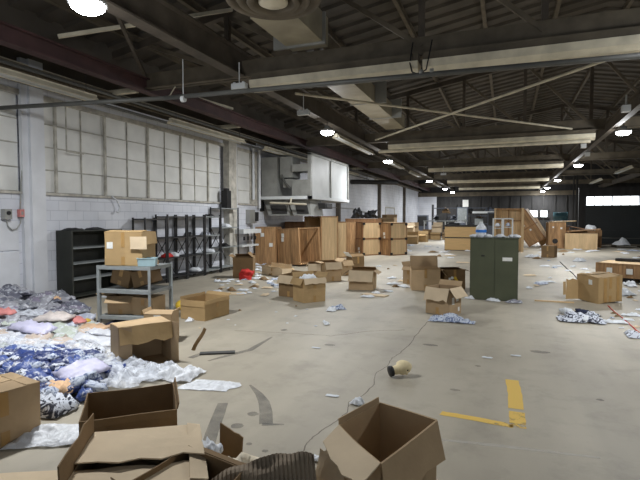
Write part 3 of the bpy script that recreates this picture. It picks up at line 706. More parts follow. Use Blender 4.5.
def pillow_mb(w_, d, t, seed, nx=10, ny=8, cr=.03):
    vs = []; fs = []
    for j in range(ny + 1):
        for i in range(nx + 1):
            u = i / nx * 2 - 1; v = j / ny * 2 - 1
            edge = .10 * noise.noise(Vector((u * 2 + seed, v * 2, seed)))
            x = u * w_ / 2 * (1 + edge) * (1 - .06 * v * v); y = v * d / 2 * (1 + edge) * (1 - .06 * u * u)
            hh = t * max(0, (1 - abs(u) ** 3) * (1 - abs(v) ** 3)) ** .7
            z = hh + cr * noise.noise(Vector((u * 3.3 + seed * 5, v * 3.3, 1))) + cr * .7 * abs(noise.noise(Vector((u * 7 + seed, v * 7, 4))))
            vs.append((x, y, max(.002, z)))
    W = nx + 1
    for j in range(ny):
        for i in range(nx): a = j * W + i; fs.append((a, a + 1, a + W + 1, a + W))
    N = len(vs)
    vs += [(x * .97, y * .97, -.004) for (x, y, z) in vs]
    for j in range(ny):
        for i in range(nx): a = N + j * W + i; fs.append((a, a + W, a + W + 1, a + 1))
    ring = [i for i in range(W)] + [j * W + nx for j in range(1, ny + 1)] + [ny * W + i for i in range(nx - 1, -1, -1)] + [j * W for j in range(ny - 1, 0, -1)]
    for a, b in zip(ring, ring[1:] + ring[:1]): fs.append((a, N + a, N + b, b))
    return MB().add(vs, fs)
def blob_mb(r, seed, fl_=.6, cr=.35):
    n, mm = 14, 9; vs = []; fs = []
    for j in range(mm + 1):
        th = PI * j / mm
        for i in range(n):
            p = Vector((math.sin(th) * math.cos(2 * PI * i / n), math.sin(th) * math.sin(2 * PI * i / n), math.cos(th)))
            k = 1 + cr * noise.noise(p * 1.8 + Vector((seed * 9, 0, 0))) + cr * .5 * noise.noise(p * 4 + Vector((0, seed * 5, 0)))
            q = p * r * k; vs.append((q.x, q.y, max(-r * .4, q.z * fl_)))
    for j in range(mm):
        for i in range(n): fs.append((j * n + i, (j + 1) * n + i, (j + 1) * n + (i + 1) % n, j * n + (i + 1) % n))
    return MB().add(vs, fs)
def sheet_mb(w_, d, seed, cr=.05, nx=14, ny=12):
    vs = []; fs = []
    for j in range(ny + 1):
        for i in range(nx + 1):
            u = i / nx * 2 - 1; v = j / ny * 2 - 1
            a = math.atan2(v, u); k = 1 + .25 * noise.noise(Vector((math.cos(a) * 1.5 + seed, math.sin(a) * 1.5, seed)))
            x = u * w_ / 2 * k; y = v * d / 2 * k
            f = (1 - max(abs(u), abs(v)) ** 4 * .8)
            z = cr * f * (.35 + abs(noise.noise(Vector((x * 7 + seed, y * 7, 0)))) * 1.6 + .7 * abs(noise.noise(Vector((x * 16, y * 16 + seed, 2)))))
            vs.append((x, y, .003 + max(0, z)))
    W = nx + 1
    for j in range(ny):
        for i in range(nx): a = j * W + i; fs.append((a, a + 1, a + W + 1, a + W))
    return MB().add(vs, fs)

def planks(mb, o, u, v, t, pw=.14, gap=.006):  # vertical planks side by side along u
    o = Vector(o); u = Vector(u); v = Vector(v); L = u.length; n_ = max(1, round(L / pw)); s_ = L / n_; ud = u / L
    nn = u.cross(v).normalized() * t
    for i in range(n_):
        a = o + ud * (i * s_ + gap / 2); b = o + ud * ((i + 1) * s_ - gap / 2)
        q = [a, b, b + v, a + v]; vs = [tuple(p) for p in q] + [tuple(p + nn) for p in q]
        mb.add(vs, [(0, 3, 2, 1), (4, 5, 6, 7), (0, 1, 5, 4), (1, 2, 6, 5), (2, 3, 7, 6), (3, 0, 4, 7)])
    return mb
def crate(label, xy, w_, d, h, rz, open_='t', m_='wood', mid=False, hw_=False, rot=None, z0=0, group=None, marks=None, side_mat=None, pw=.16, name='wooden_crate'):
    t = thing(name, label, 'wooden crate', (0, 0, 0), 0, group); a, b = w_ / 2, d / 2; tk = .018
    sm = side_mat or m_
    if 'f' not in open_: planks(MB(), (-a, -b, .02), (w_, 0, 0), (0, 0, h - .04), tk, pw).build('front_panel', m_, t)
    if 'k' not in open_: planks(MB(), (a, b, .02), (-w_, 0, 0), (0, 0, h - .04), tk, pw).build('back_panel', m_, t)
    if 'r' not in open_: planks(MB(), (a, -b, .02), (0, d, 0), (0, 0, h - .04), tk, pw).build('side_panel', sm, t)
    if 'l' not in open_: planks(MB(), (-a, b, .02), (0, -d, 0), (0, 0, h - .04), tk, pw).build('side_panel', sm, t)
    if 't' not in open_: MB().box((0, 0, h - .012), (w_ + .02, d + .02, .024)).build('lid', 'wood_light', t)
    MB().box((0, 0, .012), (w_, d, .024)).build('base_board', m_, t)
    e = .05; bt = MB()
    for sx in (-a, a):
        for sy in (-b, b): bt.box((sx, sy, h / 2), (e, e, h))
    for sy in (-b, b): bt.box((0, sy, h - e / 2), (w_, e * .8, e)).box((0, sy, e / 2), (w_, e * .8, e))
    for sx in (-a, a): bt.box((sx, 0, h - e / 2), (e * .8, d, e)).box((sx, 0, e / 2), (e * .8, d, e))
    if mid:
        for sy in (-b, b): bt.box((0, sy, h / 2), (w_, e * .9, e * 1.3))
        for sx in (-a, a): bt.box((sx, 0, h / 2), (e * .9, d, e * 1.3))
    bt.build('batten', 'wood_red' if mid else m_, t)
    if hw_:
        for z in (.08, h / 2, h - .08):
            for sx in (-1, 1): MB().box((a + .03 , sx * b * .92, z), (.05, .12, .10)).build('latch', 'black', t)
    if marks:
        for (x, z, s_) in marks: MB().box((x, -b - tk - .014, z), (s_, .004, s_)).build('label', 'label', t)
    rt = Euler((0, 0, rz)) if rot is None else rot
    settle(t, xy, rt, [(x, y, z) for x in (-a, a) for y in (-b, b) for z in (0, h)], z0 + .002)
    return t

# ================================================================ FOREGROUND CARTONS
def qbox(label, pix, h, flaps, m_, **k):       # pix: rim corners front-left, front-right, back-right, back-left
    Q = [G(*p, h) for p in pix]
    w_ = ((Q[1] - Q[0]).length + (Q[2] - Q[3]).length) / 2; d = ((Q[3] - Q[0]).length + (Q[2] - Q[1]).length) / 2
    return carton(label, (0, 0), w_, d, h, 0, flaps, m_, quad=Q, tape=False, **k)
qbox('open brown carton with torn rim, behind the pale flapped carton', [(79, 422), (177, 409), (172, 384), (88, 394)], .45, {'f': (174, .04, 1), 'r': (14, .04, 1)}, 'card_dark')  # darker card paints in the unlit look of the front wall
qbox('big carton in the foreground with a wide pale flap folded over its top', [(62, 492), (208, 480), (198, 425), (95, 433)], .40, {'b': (-86, .44, 0, 'card_light'), 'l': (2, .12, 0, 'card_dark'), 'f': (-92, .20, 0, 'card_light'), 'r': (-80, .08)}, 'card_light')  # left flap in darker card: its shade is painted into the colour
qbox('dark foreground carton open cornerwise, its far corner towards the hall', [(122, 486), (190, 530), (244, 470), (188, 446)], .43, {'f': (40, .08), 'b': (100, .05, 1)}, 'card_dark')
o = MB().slab((0, 0, 0), (.16, -.02, -.06), (0, .02, .26), .007, 5, 6, .03, 2).warp(.015, 4, 2).build('cardboard_sheet', 'card_dark'); o.location = G(216, 470, .14) + Vector((0, .04, 0)); tag(o, 'dark upright piece of cardboard right of the dark cornerwise carton', 'cardboard sheet')
solo('crumpled_wrap', pillow_mb(.16, .10, .04, 4.9, cr=.05), 'plastic_dense', 'shiny clear wrap between the pale flap and the upright dark cardboard', 'plastic wrap', loc=G(207, 452, .36), smooth=True)
o = pillow_mb(.26, .30, .12, 4.2, cr=.08).build('cloth', 'cream_cloth', None, True); o.location = G(243, 486, .22) + Vector((0, 0, 0)); o.rotation_euler = (.5, .1, .5)
tag(o, 'crumpled cream cloth behind the torn corrugated sheet in the foreground', 'cloth')
mb = MB(); nx, ny = 72, 12; vs = []; fs = []
for j in range(ny + 1):
    for i in range(nx + 1):
        u, v = i / nx, j / ny
        top = 1 + .10 * noise.noise(Vector((u * 4, 1, 0))) - .8 * max(0, .4 - u) - .5 * max(0, u - .85)
        x = u * .50; y = v * .24 * top
        z = .05 * math.sin(v * top * 2.2) + .005 * math.sin(i * 2.1) + .05 * noise.noise(Vector((u * 4, v * 3, 2)))
        vs.append((x, y, z))
for j in range(ny):
    for i in range(nx): a = j * (nx + 1) + i; fs.append((a, a + 1, a + nx + 2, a + nx + 1))
N = len(vs); vs2 = [(x, y, z - .012) for x, y, z in vs]
mb.add(vs + vs2, fs + [tuple(i + N for i in f[::-1]) for f in fs])
o = mb.build('torn_cardboard', 'greyboard'); o.location = G(212, 520, .25); o.rotation_euler = (R_(48), R_(-4), R_(27))
tag(o, 'torn grey-brown corrugated sheet with exposed ridges in the foreground', 'cardboard sheet')
qbox('large open carton in the foreground with a red mark inside', [(340, 426), (380, 464), (436, 421), (380, 402)], .55, {'f': (104, .17, 0, 'card_light'), 'r': (166, .20, 1), 'b': (172, .05, 1), 'l': (10, .03, 1)}, 'card')  # front flap in paler card: light from above painted into its colour
o = MB().slab((0, 0, 0), (.03, .03, 0), (0, 0, .09), .003, 3, 4, .6).build('red_tag', 'red'); o.location = G(367, 412, .50) + Vector((.012, -.012, -.04)); tag(o, 'small red strip stuck inside the rim of the large open carton', 'red strip')
o = MB().slab((0, 0, 0), (.17, .03, 0), (.02, .05, .17), .006, 8, 6, .5, 3).warp(.05, 7, 3).build('torn_cardboard', 'card_light'); o.location = G(312, 480, .24); o.rotation_euler = (.1, 0, -.3)
tag(o, 'crumpled pale scrap of torn cardboard beside the corrugated sheet', 'cardboard scrap')
solo('cardboard_box', MB().slab((-.2, -.15, 0), (.4, 0, 0), (0, 0, .20), .007).slab((-.2, .15, 0), (.4, 0, 0), (0, 0, .22), .007).slab((-.2, -.15, 0), (0, .3, 0), (0, 0, .20), .007).slab((.2, -.15, 0), (0, .3, 0), (0, 0, .20), .007).warp(.03, 4, 9), 'card', 'crushed carton under the torn corrugated sheet', 'cardboard box', loc=(-1.02, 2.05, .004), rz=.4)
# left box, cut off by the frame
L1 = G(21, 447); ang = R_(28)
carton('closed tan carton cut off by the left edge of the photo', (L1.x - .33 * math.cos(R_(30)) - .03, L1.y - .0), .5, .42, .40, R_(80), {'f': (-89, .21), 'b': (-89, .21), 'l': (-87, .1), 'r': (-87, .1)}, 'card', lab=None)
cs_a, cs_b = G(-25, 478), G(72, 471.5)
solo('cardboard_sheet', MB().slab((0, 0, 0), (cs_b - cs_a), (.28, -.42, 0), .008, 6, 5).warp(.006, 4, 2), 'card_light', 'flat pale cardboard lying at the bottom left corner', 'cardboard sheet', loc=(cs_a.x, cs_a.y, .014))

# ================================================================ MID-LEFT CARTONS
ctr, a_, L = front((137, 364.5), (186, 355), .62)
rs = Matrix.Rotation(a_ - R_(3), 4, 'Z') @ Matrix.Rotation(R_(90), 4, 'X')    # opening towards the camera
ctr = (ctr[0] - .02, ctr[1] - .23)
carton('tan carton lying on its side, its dark opening towards the camera', ctr, .58, .46, .33, 0, {'b': (-74, .19, 0, 'card_yellow'), 'l': (-82, .14), 'f': (92, .10, 1), 'r': (28, .10)}, 'card', rot=rs.to_euler(), tape=False)
carton('flattened carton with a white label, just behind the side-lying carton', (-4.30, 5.22), .36, .30, .38, R_(20), {'f': (-88, .17), 'b': (-88, .16), 'l': (20, .05), 'r': (20, .05)}, 'card', lab=[('f', -.05, .28, .09, .09)])
solo('cardboard_strip', MB().slab((0, 0, 0), (.04, 0, 0), (0, .02, .30), .004, 2, 6).warp(.03, 5, 5), 'card_dark', 'narrow bent strip of cardboard standing right of the side-lying carton', 'cardboard strip', loc=(-3.62, 4.95, .01), rz=.4).rotation_euler = (0, R_(28), .5)
solo('rubber_strip', MB().box((0, 0, .01), (.42, .09, .02)), 'charcoal_grey', 'flat dark grey strip on the floor right of the side-lying carton', 'strip', loc=(-3.25, 4.95, 0), rz=R_(30))
ctr, a_, L = front((182, 319), (203, 323), .62)
A, B, D = G(182, 318), G(203, 322.5), G(228, 315)
rz = math.atan2((D - B).y, (D - B).x)
carton('open tan carton right of the grey cart', ((A.x + D.x) / 2, (A.y + D.y) / 2), .62, .50, .32, rz, {'f': (170, .06, 1), 'l': (178, .10), 'r': (60, .08), 'b': (10, .04, 1)}, 'card_yellow', tape=True)

# ---- cart
def cart():
    p0 = Vector((-5.80, 5.60, 0)); p1 = Vector((-4.93, 5.72, 0)); u = (p1 - p0); rz = math.atan2(u.y, u.x)
    t = thing('utility_cart', 'grey metal three-shelf cart carrying cartons, left of centre', 'cart', p0, rz)
    W, D = u.length, .62
    for z in (.92, .56, .16):
        MB().box((W / 2, D / 2, z - .01), (W, D, .012)).box((W / 2, 0, z - .025), (W, .012, .05)).box((W / 2, D, z - .025), (W, .012, .05)).box((0, D / 2, z - .025), (.012, D, .05)).box((W, D / 2, z - .025), (.012, D, .05)).build('shelf', 'grey_metal', t)
    for (x, y) in ((0, 0), (W, 0), (0, D), (W, D)):
        wd = .045
        MB().box((x, y, .49), (wd, .006, .88)).box((x + (.02 if x == 0 else -.02), y + (.02 if y == 0 else -.02), .49), (.006, wd, .88)).build('leg', 'grey_metal', t)
        c = MB().box((x, y, .075), (.035, .05, .04)).build('castor', 'grey_metal', t); MB().rod((x - .012, y, .045), (x + .012, y, .045), .045, 14).build('wheel', 'black', c)
    return p0, rz, W, D
cp, crz, CW, CD = cart()
cT = Matrix.Translation(cp) @ Matrix.Rotation(crz, 4, 'Z')
def oncart(x, y): v = cT @ Vector((x, y, 0)); return (v.x, v.y)
carton('tall tan carton on the cart top, one square flap hanging over its side', oncart(.36, .31), .60, .44, .51, crz + R_(6), {'l': (-88, .2), 'r': (172, .19), 'b': (-88, .2), 'f': (-84, .2)}, 'card_yellow', z0=.922, lab=[('f', -.27, .26, .10, .10)])
solo('cardboard_sheet', MB().slab((0, 0, 0), (.26, 0, 0), (0, .01, .19), .006, 4, 4).warp(.01, 4, 8), 'card_light', 'square pale flap of cardboard leaning on the cart carton', 'cardboard sheet', loc=(*oncart(.52, .06), 1.18), rz=crz + R_(10))
t = thing('storage_bin', 'small pale blue open plastic bin on the cart top', 'bin', (*oncart(.74, .18), .922), crz + R_(20))
MB().slab((-.12, -.08, 0), (.24, 0, 0), (-.0, -.015, .12), .006, 2, 2).slab((-.12, .08, 0), (.24, 0, 0), (0, .015, .12), .006, 2, 2).slab((-.12, -.08, 0), (0, .16, 0), (-.015, 0, .12), .006, 2, 2).slab((.12, -.08, 0), (0, .16, 0), (.015, 0, .12), .006, 2, 2).box((0, 0, .004), (.24, .16, .008)).build('body', 'grey_plastic', t)
MB().box((0, -.098, .118), (.27, .012, .012)).box((0, .098, .118), (.27, .012, .012)).box((-.137, 0, .118), (.012, .2, .012)).box((.137, 0, .118), (.012, .2, .012)).build('rim', 'grey_plastic', t)
carton('tilted carton on the cart middle shelf, left one', oncart(.22, .35), .32, .30, .26, crz, {'r': (-60, .15), 'l': (30, .12)}, 'card_dark', z0=.562, rot=Euler((0, R_(14), crz)))
carton('tilted carton on the cart middle shelf, right one', oncart(.64, .35), .34, .30, .24, crz, {'l': (20, .12), 'b': (10, .1)}, 'card_dark', z0=.562, rot=Euler((0, R_(-16), crz)))
carton('flat opened carton on the cart bottom shelf, left one', oncart(.25, .3), .40, .34, .28, crz + .2, {'l': (80, .18), 'f': (130, .14)}, 'card', z0=.162)
carton('closed carton on the cart bottom shelf, right one', oncart(.66, .33), .34, .36, .26, crz, {'f': (-89, .18), 'b': (-89, .17)}, 'card', z0=.162)
o = pillow_mb(.5, .3, .07, 2.7).build('cloth', 'navy', None, True); o.location = (*oncart(.35, .12), .004); o.rotation_euler = (0, 0, crz); tag(o, 'dark navy cloth on the floor under the cart', 'cloth')
solo('ball', blob_mb(.055, 3.3, 1, .05), 'yellow', 'small yellow-green ball beside the cart left castor', 'ball', loc=(-5.98, 5.55, .055), smooth=True)
solo('helmet', blob_mb(.13, 3.9, .8, .1), 'yellow', 'yellow round plastic lump on the floor by the black racks', 'plastic lump', loc=(-5.42, 7.15, .07), smooth=True)

# ---- dark cabinet against the wall
t = thing('metal_cabinet', 'dark open-fronted metal shelf cabinet against the left wall beside the column', 'cabinet', (XL + .04, 7.08, 0))
MB().bx(0, .42, 0, .03, 0, 1.38).build('side_panel', 'cab_black', t); MB().bx(0, .42, 1.32, 1.35, 0, 1.38).build('side_panel', 'cab_black', t)
MB().bx(0, .02, .03, 1.32, 0, 1.38).build('back_panel', 'cab_black', t); MB().bx(0, .42, 0, 1.35, 1.38, 1.40).build('top_panel', 'cab_black', t)
for z in (.06, .40, .72, 1.03): MB().bx(.02, .41, .03, 1.32, z, z + .02).build('shelf', 'grey_metal' if z > .1 else 'cab_black', t)
for k, (y, z, lb) in enumerate([(7.3, 1.405, 'flat black folded item on the cabinet top, left'), (7.85, 1.405, 'flat black folded item on the cabinet top, right')]):
    solo('folded_bag', pillow_mb(.3, .35, .04, 5 + k, cr=.02), 'black', lb, 'folded bag', loc=(XL + .26, y, z), smooth=True)
solo('paper', sheet_mb(.3, .2, 2.2, .02), 'paper', 'white paper lying at the foot of the dark cabinet', 'paper', loc=(-7.75, 7.7, .0), smooth=True, rz=.3)

# ---- black racks
def rack(y0, w_, h, lab, levels, brace=True, x0=XL + .06, d=.36):
    t = thing('metal_rack', lab, 'shelving rack', (x0, y0, 0), 0, 'black metal racks along the left wall')
    for x in (0, d):
        for y in (0, w_): MB().box((x, y, h / 2), (.035, .035, h)).build('post', 'dark_metal', t)
    for z in levels:
        MB().box((d / 2, w_ / 2, z), (d, w_, .006)).box((d, w_ / 2, z), (.02, w_, .03)).box((0, w_ / 2, z), (.02, w_, .03)).box((d / 2, 0, z), (d, .02, .03)).box((d / 2, w_, z), (d, .02, .03)).build('shelf', 'grey_metal' if 'tallest' in lab or 'fourth' in lab else 'dark_metal', t)
    if brace:
        MB().bar((0, 0, levels[0]), (0, w_, levels[-2]), .006, .025).bar((0, w_, levels[0]), (0, 0, levels[-2]), .006, .025).build('cross_brace', 'dark_metal', t)
        MB().bar((0, 0, levels[1]), (d, 0, levels[-2]), .006, .025).build('side_brace', 'dark_metal', t)
LV = [.12, .62, 1.14, 1.68]
rk = ['black wire rack nearest the dark cabinet, behind the cart', 'black metal rack second from the dark cabinet', 'black metal rack in the middle of the wall row', 'black metal rack fourth along the wall, with dark cloth on it', 'tallest black metal rack at the far end of the wall row']
for (y, w_, h, lb, lv) in zip((9.2, 10.02, 10.84, 11.66, 12.48), (.76, .76, .76, .76, 1.0), (1.66, 1.74, 1.74, 1.74, 1.98), rk, ([.12, .62, 1.14, 1.62], LV, LV, LV, [.14, .75, 1.35, 1.94])):
    rack(y, w_, h, lb, lv)
solo('black_speaker', MB().bx(0, .2, 0, .24, 0, .55).bx(.04, .16, .04, .2, .55, .62), 'black', 'tall black box standing on top of the tallest rack', 'box', loc=(XL + .12, 13.0, 1.96))
ri = [(9.5, 1.16, 'black', 'black bag on a rack shelf behind the cart carton'), (10.1, .64, 'red', 'red and white bundle on the rack shelf by the cart bin'), (9.2, .64, 'black', 'black helmet-like bundle low on the racks'), (10.4, .64, 'paper', 'grey-white bundle on the rack beside the pale bin'), (11.0, 1.16, 'black', 'dark bundled cloth on the middle of the racks'), (11.8, 1.16, 'bwprint', 'black and white bundle on the fourth rack'), (12.0, 1.71, 'black', 'black flat item on top of the racks'), (12.9, 1.37, 'plastic_dense', 'clear bag on the upper shelf of the tallest rack'), (12.8, .77, 'black', 'dark object on a lower shelf of the tallest rack'), (11.3, .15, 'paper', 'pale papers on the bottom shelf of the racks'), (12.0, .64, 'paper', 'pale paper on the second rack shelf')]
for k, (y, z, m_, lb) in enumerate(ri):
    solo('bundle', pillow_mb(.24, .34, .09 if 'flat' not in lb else .04, 3 + k * 1.7, cr=.04), m_, lb, 'bundle', loc=(XL + .25, y + .1, z), smooth=True, rz=k * .2)

# ================================================================ WOODEN CRATES
crate('wooden crate of vertical planks at the left end of the crate row', (-7.98, 15.5), .70, .6, 1.33, R_(6), 'k', marks=[(-.1, 1.05, .13), (.22, .7, .13)], m_='wood')
crate('long crate behind, its reddish top edge showing between the two front plank crates', (-7.95, 17.9), .75, .7, 1.50, R_(14), 't', m_='wood_red')
a, b = G(283, 264), G(302, 267.5); rz = math.atan2((b - a).y, (b - a).x)
crate('broad leaning plank crate at the front with its open top lit inside', (-6.80, 15.60), 1.12, .95, 1.26, rz, 'tr', m_='wood', marks=[(-.25, 1.02, .14), (-.27, .87, .13)], side_mat='wood_light', rot=Euler((R_(1), R_(-3), R_(-25))))
crate('tall open-fronted wooden crate rising above the row', (-6.70, 17.45), 1.0, .8, 1.72, R_(-30), 'f', m_='wood', side_mat='wood_light')
crate('narrow upright plank crate right of the tall open crate', (-6.62, 18.95), .65, .6, 1.5, R_(-28), 't', m_='wood', side_mat='wood_light')
crate('narrow upright plank crate with light edge, before the framed crates', (-6.55, 19.95), .62, .6, 1.48, R_(-25), 't', m_='wood', side_mat='wood')
crate('framed crate with latches, standing left of its twin', (-5.80, 20.78), .72, .95, 1.48, R_(-38), 't', m_='wood', mid=True, hw_=True, marks=[(.12, .3, .12), (.16, .16, .1)], side_mat='wood_light')
crate('framed crate behind the two latched crates, only its back edge showing', (-6.5, 22.7), 1.5, .8, 1.62, R_(-5), '', m_='wood_red', mid=True)
crate('framed crate with latches at the right end of the row', (-4.72, 21.25), .74, .95, 1.45, R_(-35), '', m_='wood', mid=True, hw_=True, marks=[(.0, .95, .13), (.02, .8, .1)], side_mat='wood_light')
crate('dark framed crate tucked between the two latched crates', (-5.3, 22.35), .7, .6, 1.44, R_(-30), 't', m_='wood_red', mid=True)
for k, (x, y, lb) in enumerate([(-6.1, 23.6, 'black lumpy bag on the crates, left'), (-5.2, 23.9, 'black lumpy bag on the crates, right')]):
    pass
solo('scrap_machine', blob_mb(.26, 2.2, 1.2, .9), 'black', 'jumble of black machine parts on top of the framed crates, left', 'machine parts', loc=(-6.8, 22.7, 1.74))
solo('scrap_machine', blob_mb(.28, 5.2, .8, 1.0), 'black', 'jumble of black machine parts on top of the framed crates, right', 'machine parts', loc=(-6.1, 22.7, 1.75))
o = MB().slab((0, 0, 0), (1.1, 0, 0), (0, .5, 0), .02, 4, 3).build('plywood_board', 'wood_light'); o.location = (-6.95, 14.15, .16); o.rotation_euler = (R_(-14), R_(12), R_(-22)); tag(o, 'plywood board leaning at the foot of the leftmost crates', 'board')
# right part of the hall
t = thing('wood_cabinet', 'low yellow veneer cabinet with a dark mid line, left of the green cabinet', 'cabinet', (-2.14, 25.3, 0), R_(-2))
MB().bx(-.78, .78, -.02, .5, 0, 1.25).build('body', 'dark_stuff', t)
for z0, z1 in ((.03, .62), (.68, 1.20)): MB().bx(-.77, .77, -.04, -.02, z0, z1).build('door', 'veneer', t)
MB().bx(-.82, 1.2, -.06, .55, 1.25, 1.30).build('worktop', 'dark_stuff', t)
MB().bx(.80, .86, -.04, .5, 0, 1.25).build('side_panel', 'wood', t)
solo('cloth', pillow_mb(.7, .4, .12, 3.1), 'black', 'black cloth on the yellow cabinet top', 'cloth', loc=(-2.5, 25.5, 1.3), smooth=True)
solo('paper', sheet_mb(.5, .3, 3.1, .1), 'paper', 'white paper on the yellow cabinet top', 'paper', loc=(-2.2, 25.5, 1.38), smooth=True)
t = thing('tall_crate', 'tall open wooden crate with pale edges behind the green cabinet', 'wooden crate', (.14, 25.0, 0), R_(0))
MB().bx(-.68, -.60, .3, .9, 0, 2.13).build('side_panel', 'wood_light', t); MB().bx(.56, .68, .3, .9, 0, 2.13).build('side_panel', 'wood_light', t)
planks(MB(), (-.6, .86, 0), (1.2, 0, 0), (0, 0, 2.1), .02, .3).build('back_panel', 'wood_light', t)
MB().bx(-.6, .56, .55, .9, 2.06, 2.12).build('top_panel', 'wood', t); MB().bx(-.6, .56, .7, .9, 1.5, 1.54).build('shelf', 'wood', t); MB().bx(-.05, 0, .75, .85, 0, 2.06).build('batten', 'wood', t)
# tilted crates
crate('tall crate tipped far over, leaning to the left at right of centre', (1.75, 30.2), .95, .95, 1.95, 0, '', m_='wood', rot=Euler((R_(4), R_(-33), R_(-12))), marks=[(-.1, 1.2, .12), (.1, .8, .1)], mid=True, side_mat='wood_light')
crate('second tipped crate resting against the first tipped crate', (2.25, 31.4), .5, .7, 1.6, 0, 't', m_='wood_light', rot=Euler((0, R_(-30), R_(-10))))
crate('upright crate with an oval hole, right of the tipped crates', (2.55, 29.2), .80, .7, 1.42, R_(6), '', m_='wood', marks=[(.2, 1.1, .1), (-.2, 1.15, .08)])
solo('vent_hole', MB().rod((2.5, 28.83, .40), (2.5, 28.81, .40), .14, 12), 'dark_stuff', 'dark oval opening at the foot of the upright crate', 'hole')
crate('wide low pale crate right of the upright crate', (3.75, 28.9), 1.45, 1.0, .84, R_(-8), '', m_='wood_light', marks=None, mid=False)
crate('low crate peeping out behind the wide low pale crate', (4.1, 30.4), 1.5, .9, .98, R_(0), 't', m_='wood')
o = MB().slab((0, 0, 0), (1.2, 0, 0), (0, .8, 0), .04, 4, 3).build('plywood_board', 'wood_light'); o.location = (2.35, 28.9, 1.45); o.rotation_euler = (0, R_(-2), R_(8)); tag(o, 'pale plywood sheet lying across the upright crate top', 'board')
o = MB().slab((0, 0, 0), (1.6, 0, 0), (0, .9, 0), .04, 4, 3).build('plywood_board', 'wood'); o.location = (3.0, 28.6, .93); o.rotation_euler = (0, R_(-5), R_(-6)); tag(o, 'brown board lying on the wide low pale crate', 'board')
o = MB().slab((0, 0, 0), (1.1, 0, 0), (0, .7, 0), .04, 4, 3).build('plywood_board', 'wood_red'); o.location = (3.0, 29.5, 1.25); o.rotation_euler = (0, R_(12), R_(-8)); tag(o, 'reddish broken board on the crate heap at right', 'board')
solo('crumpled_wrap', blob_mb(.25, 7.2, .8, .5), 'paper', 'white crumpled wrap on the heap of crates at right', 'plastic wrap', loc=(4.2, 29.0, 1.06), smooth=True)
solo('steel_drum', MB().lathe([(.001, 0), (.42, 0), (.42, .3), (.44, .32), (.42, .34), (.42, .62), (.44, .64), (.42, .66), (.42, .92), (.001, .92)], 24), 'teal', 'dark teal drum standing behind the crate heap at right', 'drum', loc=(3.2, 33.8, 1.10), smooth=True)
crate('dark crate supporting the teal drum behind the heap', (3.2, 33.8), .9, .9, 1.09, 0, '', m_='wood_red')
carton('small brown carton alone on the far floor before the tipped crates', (1.72, 22.3), .50, .45, .48, R_(-20), {'f': (-88, .2), 'b': (-88, .2)}, 'card_dark')
# low crate right edge
cA = G(600, 281); cB = G(655, 287)
rz = math.atan2((cB - cA).y, (cB - cA).x)
t = crate('long low wooden crate raised on blocks at the right edge', (3.15, 14.6), 1.5, 1.0, .36, R_(-24), '', m_='wood', z0=.12, marks=[(-.45, .18, .13), (.0, .17, .14)])
for k, (x, y, lb) in enumerate([(2.95, 14.35, 'dark block under the low crate, left'), (3.45, 14.15, 'dark block under the low crate, right'), (3.3, 15.0, 'dark block under the low crate, rear')]):
    solo('block', MB().box((0, 0, .055), (.28, .2, .11)), 'black', lb, 'block', loc=(x, y, 0.002), rz=R_(-24))
t = thing('tool_case', 'flat black case lying on the low crate at right', 'case', (3.1, 15.0, .49), R_(-20)); MB().bx(-.3, .3, -.12, .12, 0, .07).build('shell', 'black', t); MB().bx(-.08, .08, -.15, -.12, .02, .045).build('handle', 'dark_metal', t)
# right carton
A, B, D = G(577, 300), G(592, 305), G(619, 303.5)
rz = math.atan2((D - B).y, (D - B).x); dd = (A - B).length
ctr = ((A.x + D.x) / 2 + .02, (A.y + D.y) / 2)
rt_ = carton('tan carton at right with wide tape bands, its flap swung out left', ((A.x + D.x) / 2 + .04, (A.y + D.y) / 2 + .08), .56, .52, .50, rz, {'f': (-86, .25), 'b': (-84, .25), 'l': (-80, .1), 'r': (-80, .1)}, 'card_yellow', rot=Euler((R_(2), R_(-3), rz)), lab=[('l', -.12, .34, .09, .10)])
MB().slab((-.29, .24, .0), (-.24, .06, 0), (.02, 0, .40), .007, 6, 5, .1, 4).slab((-.53, .30, .10), (-.05, .01, 0), (.0, 0, .26), .007, 2, 3).warp(.02, 3, 4).build('flap', 'card_yellow', rt_)
for x in (-.16, .14): MB().slab((x, -.27, .02), (.07, 0, 0), (0, 0, .46), .002, 2, 4).build('packing_tape', 'tape', rt_)
# ================================================================ GREEN CABINET AND ITS TOP
g0, g1 = G(469.5, 299), G(517.5, 302)
rz = math.atan2((g1 - g0).y, (g1 - g0).x); gw = (g1 - g0).length
t = thing('green_cabinet', 'dark green metal cabinet standing alone in the middle of the hall', 'cabinet', g0, rz)
MB().bx(0, gw, .0, .45, .0, 1.24).build('body', 'green', t)
gd0 = MB().bx(.012, gw * .52 - .003, -.014, 0, .015, 1.225).build('door', 'green', t); gd1 = MB().bx(gw * .52 + .003, gw - .012, -.014, 0, .015, 1.225).build('door', 'green', t)
MB().bx(-.01, gw + .01, -.02, .46, 1.24, 1.255).build('top_panel', 'green', t)
MB().bx(gw * .24, gw * .31, -.02, -.013, .88, .905).build('handle', 'black', gd0)
MB().bx(gw * .68, gw * .88, -.018, -.013, .80, .87).build('label', 'label', gd1)
gT = Matrix.Translation(g0) @ Matrix.Rotation(rz, 4, 'Z')
def ong(x, y, z=1.256): v = gT @ Vector((x, y, z)); return (v.x, v.y, v.z)
t = thing('water_jug', 'clear plastic water jug with a blue label on the green cabinet', 'jug', ong(.19, .2))
jb = MB().lathe([(.001, .0), (.10, .0), (.105, .05), (.098, .1), (.105, .15), (.10, .2), (.05, .265), (.03, .30), (.001, .30)], 18).build('bottle', 'plastic_dense', t, True)
MB().lathe([(.107, .10), (.107, .155)], 18).build('blue_band', 'blue_glaze', jb, True)
MB().lathe([(.034, .29), (.034, .32), (.001, .32)], 12).build('cap', 'white_metal', jb, True)
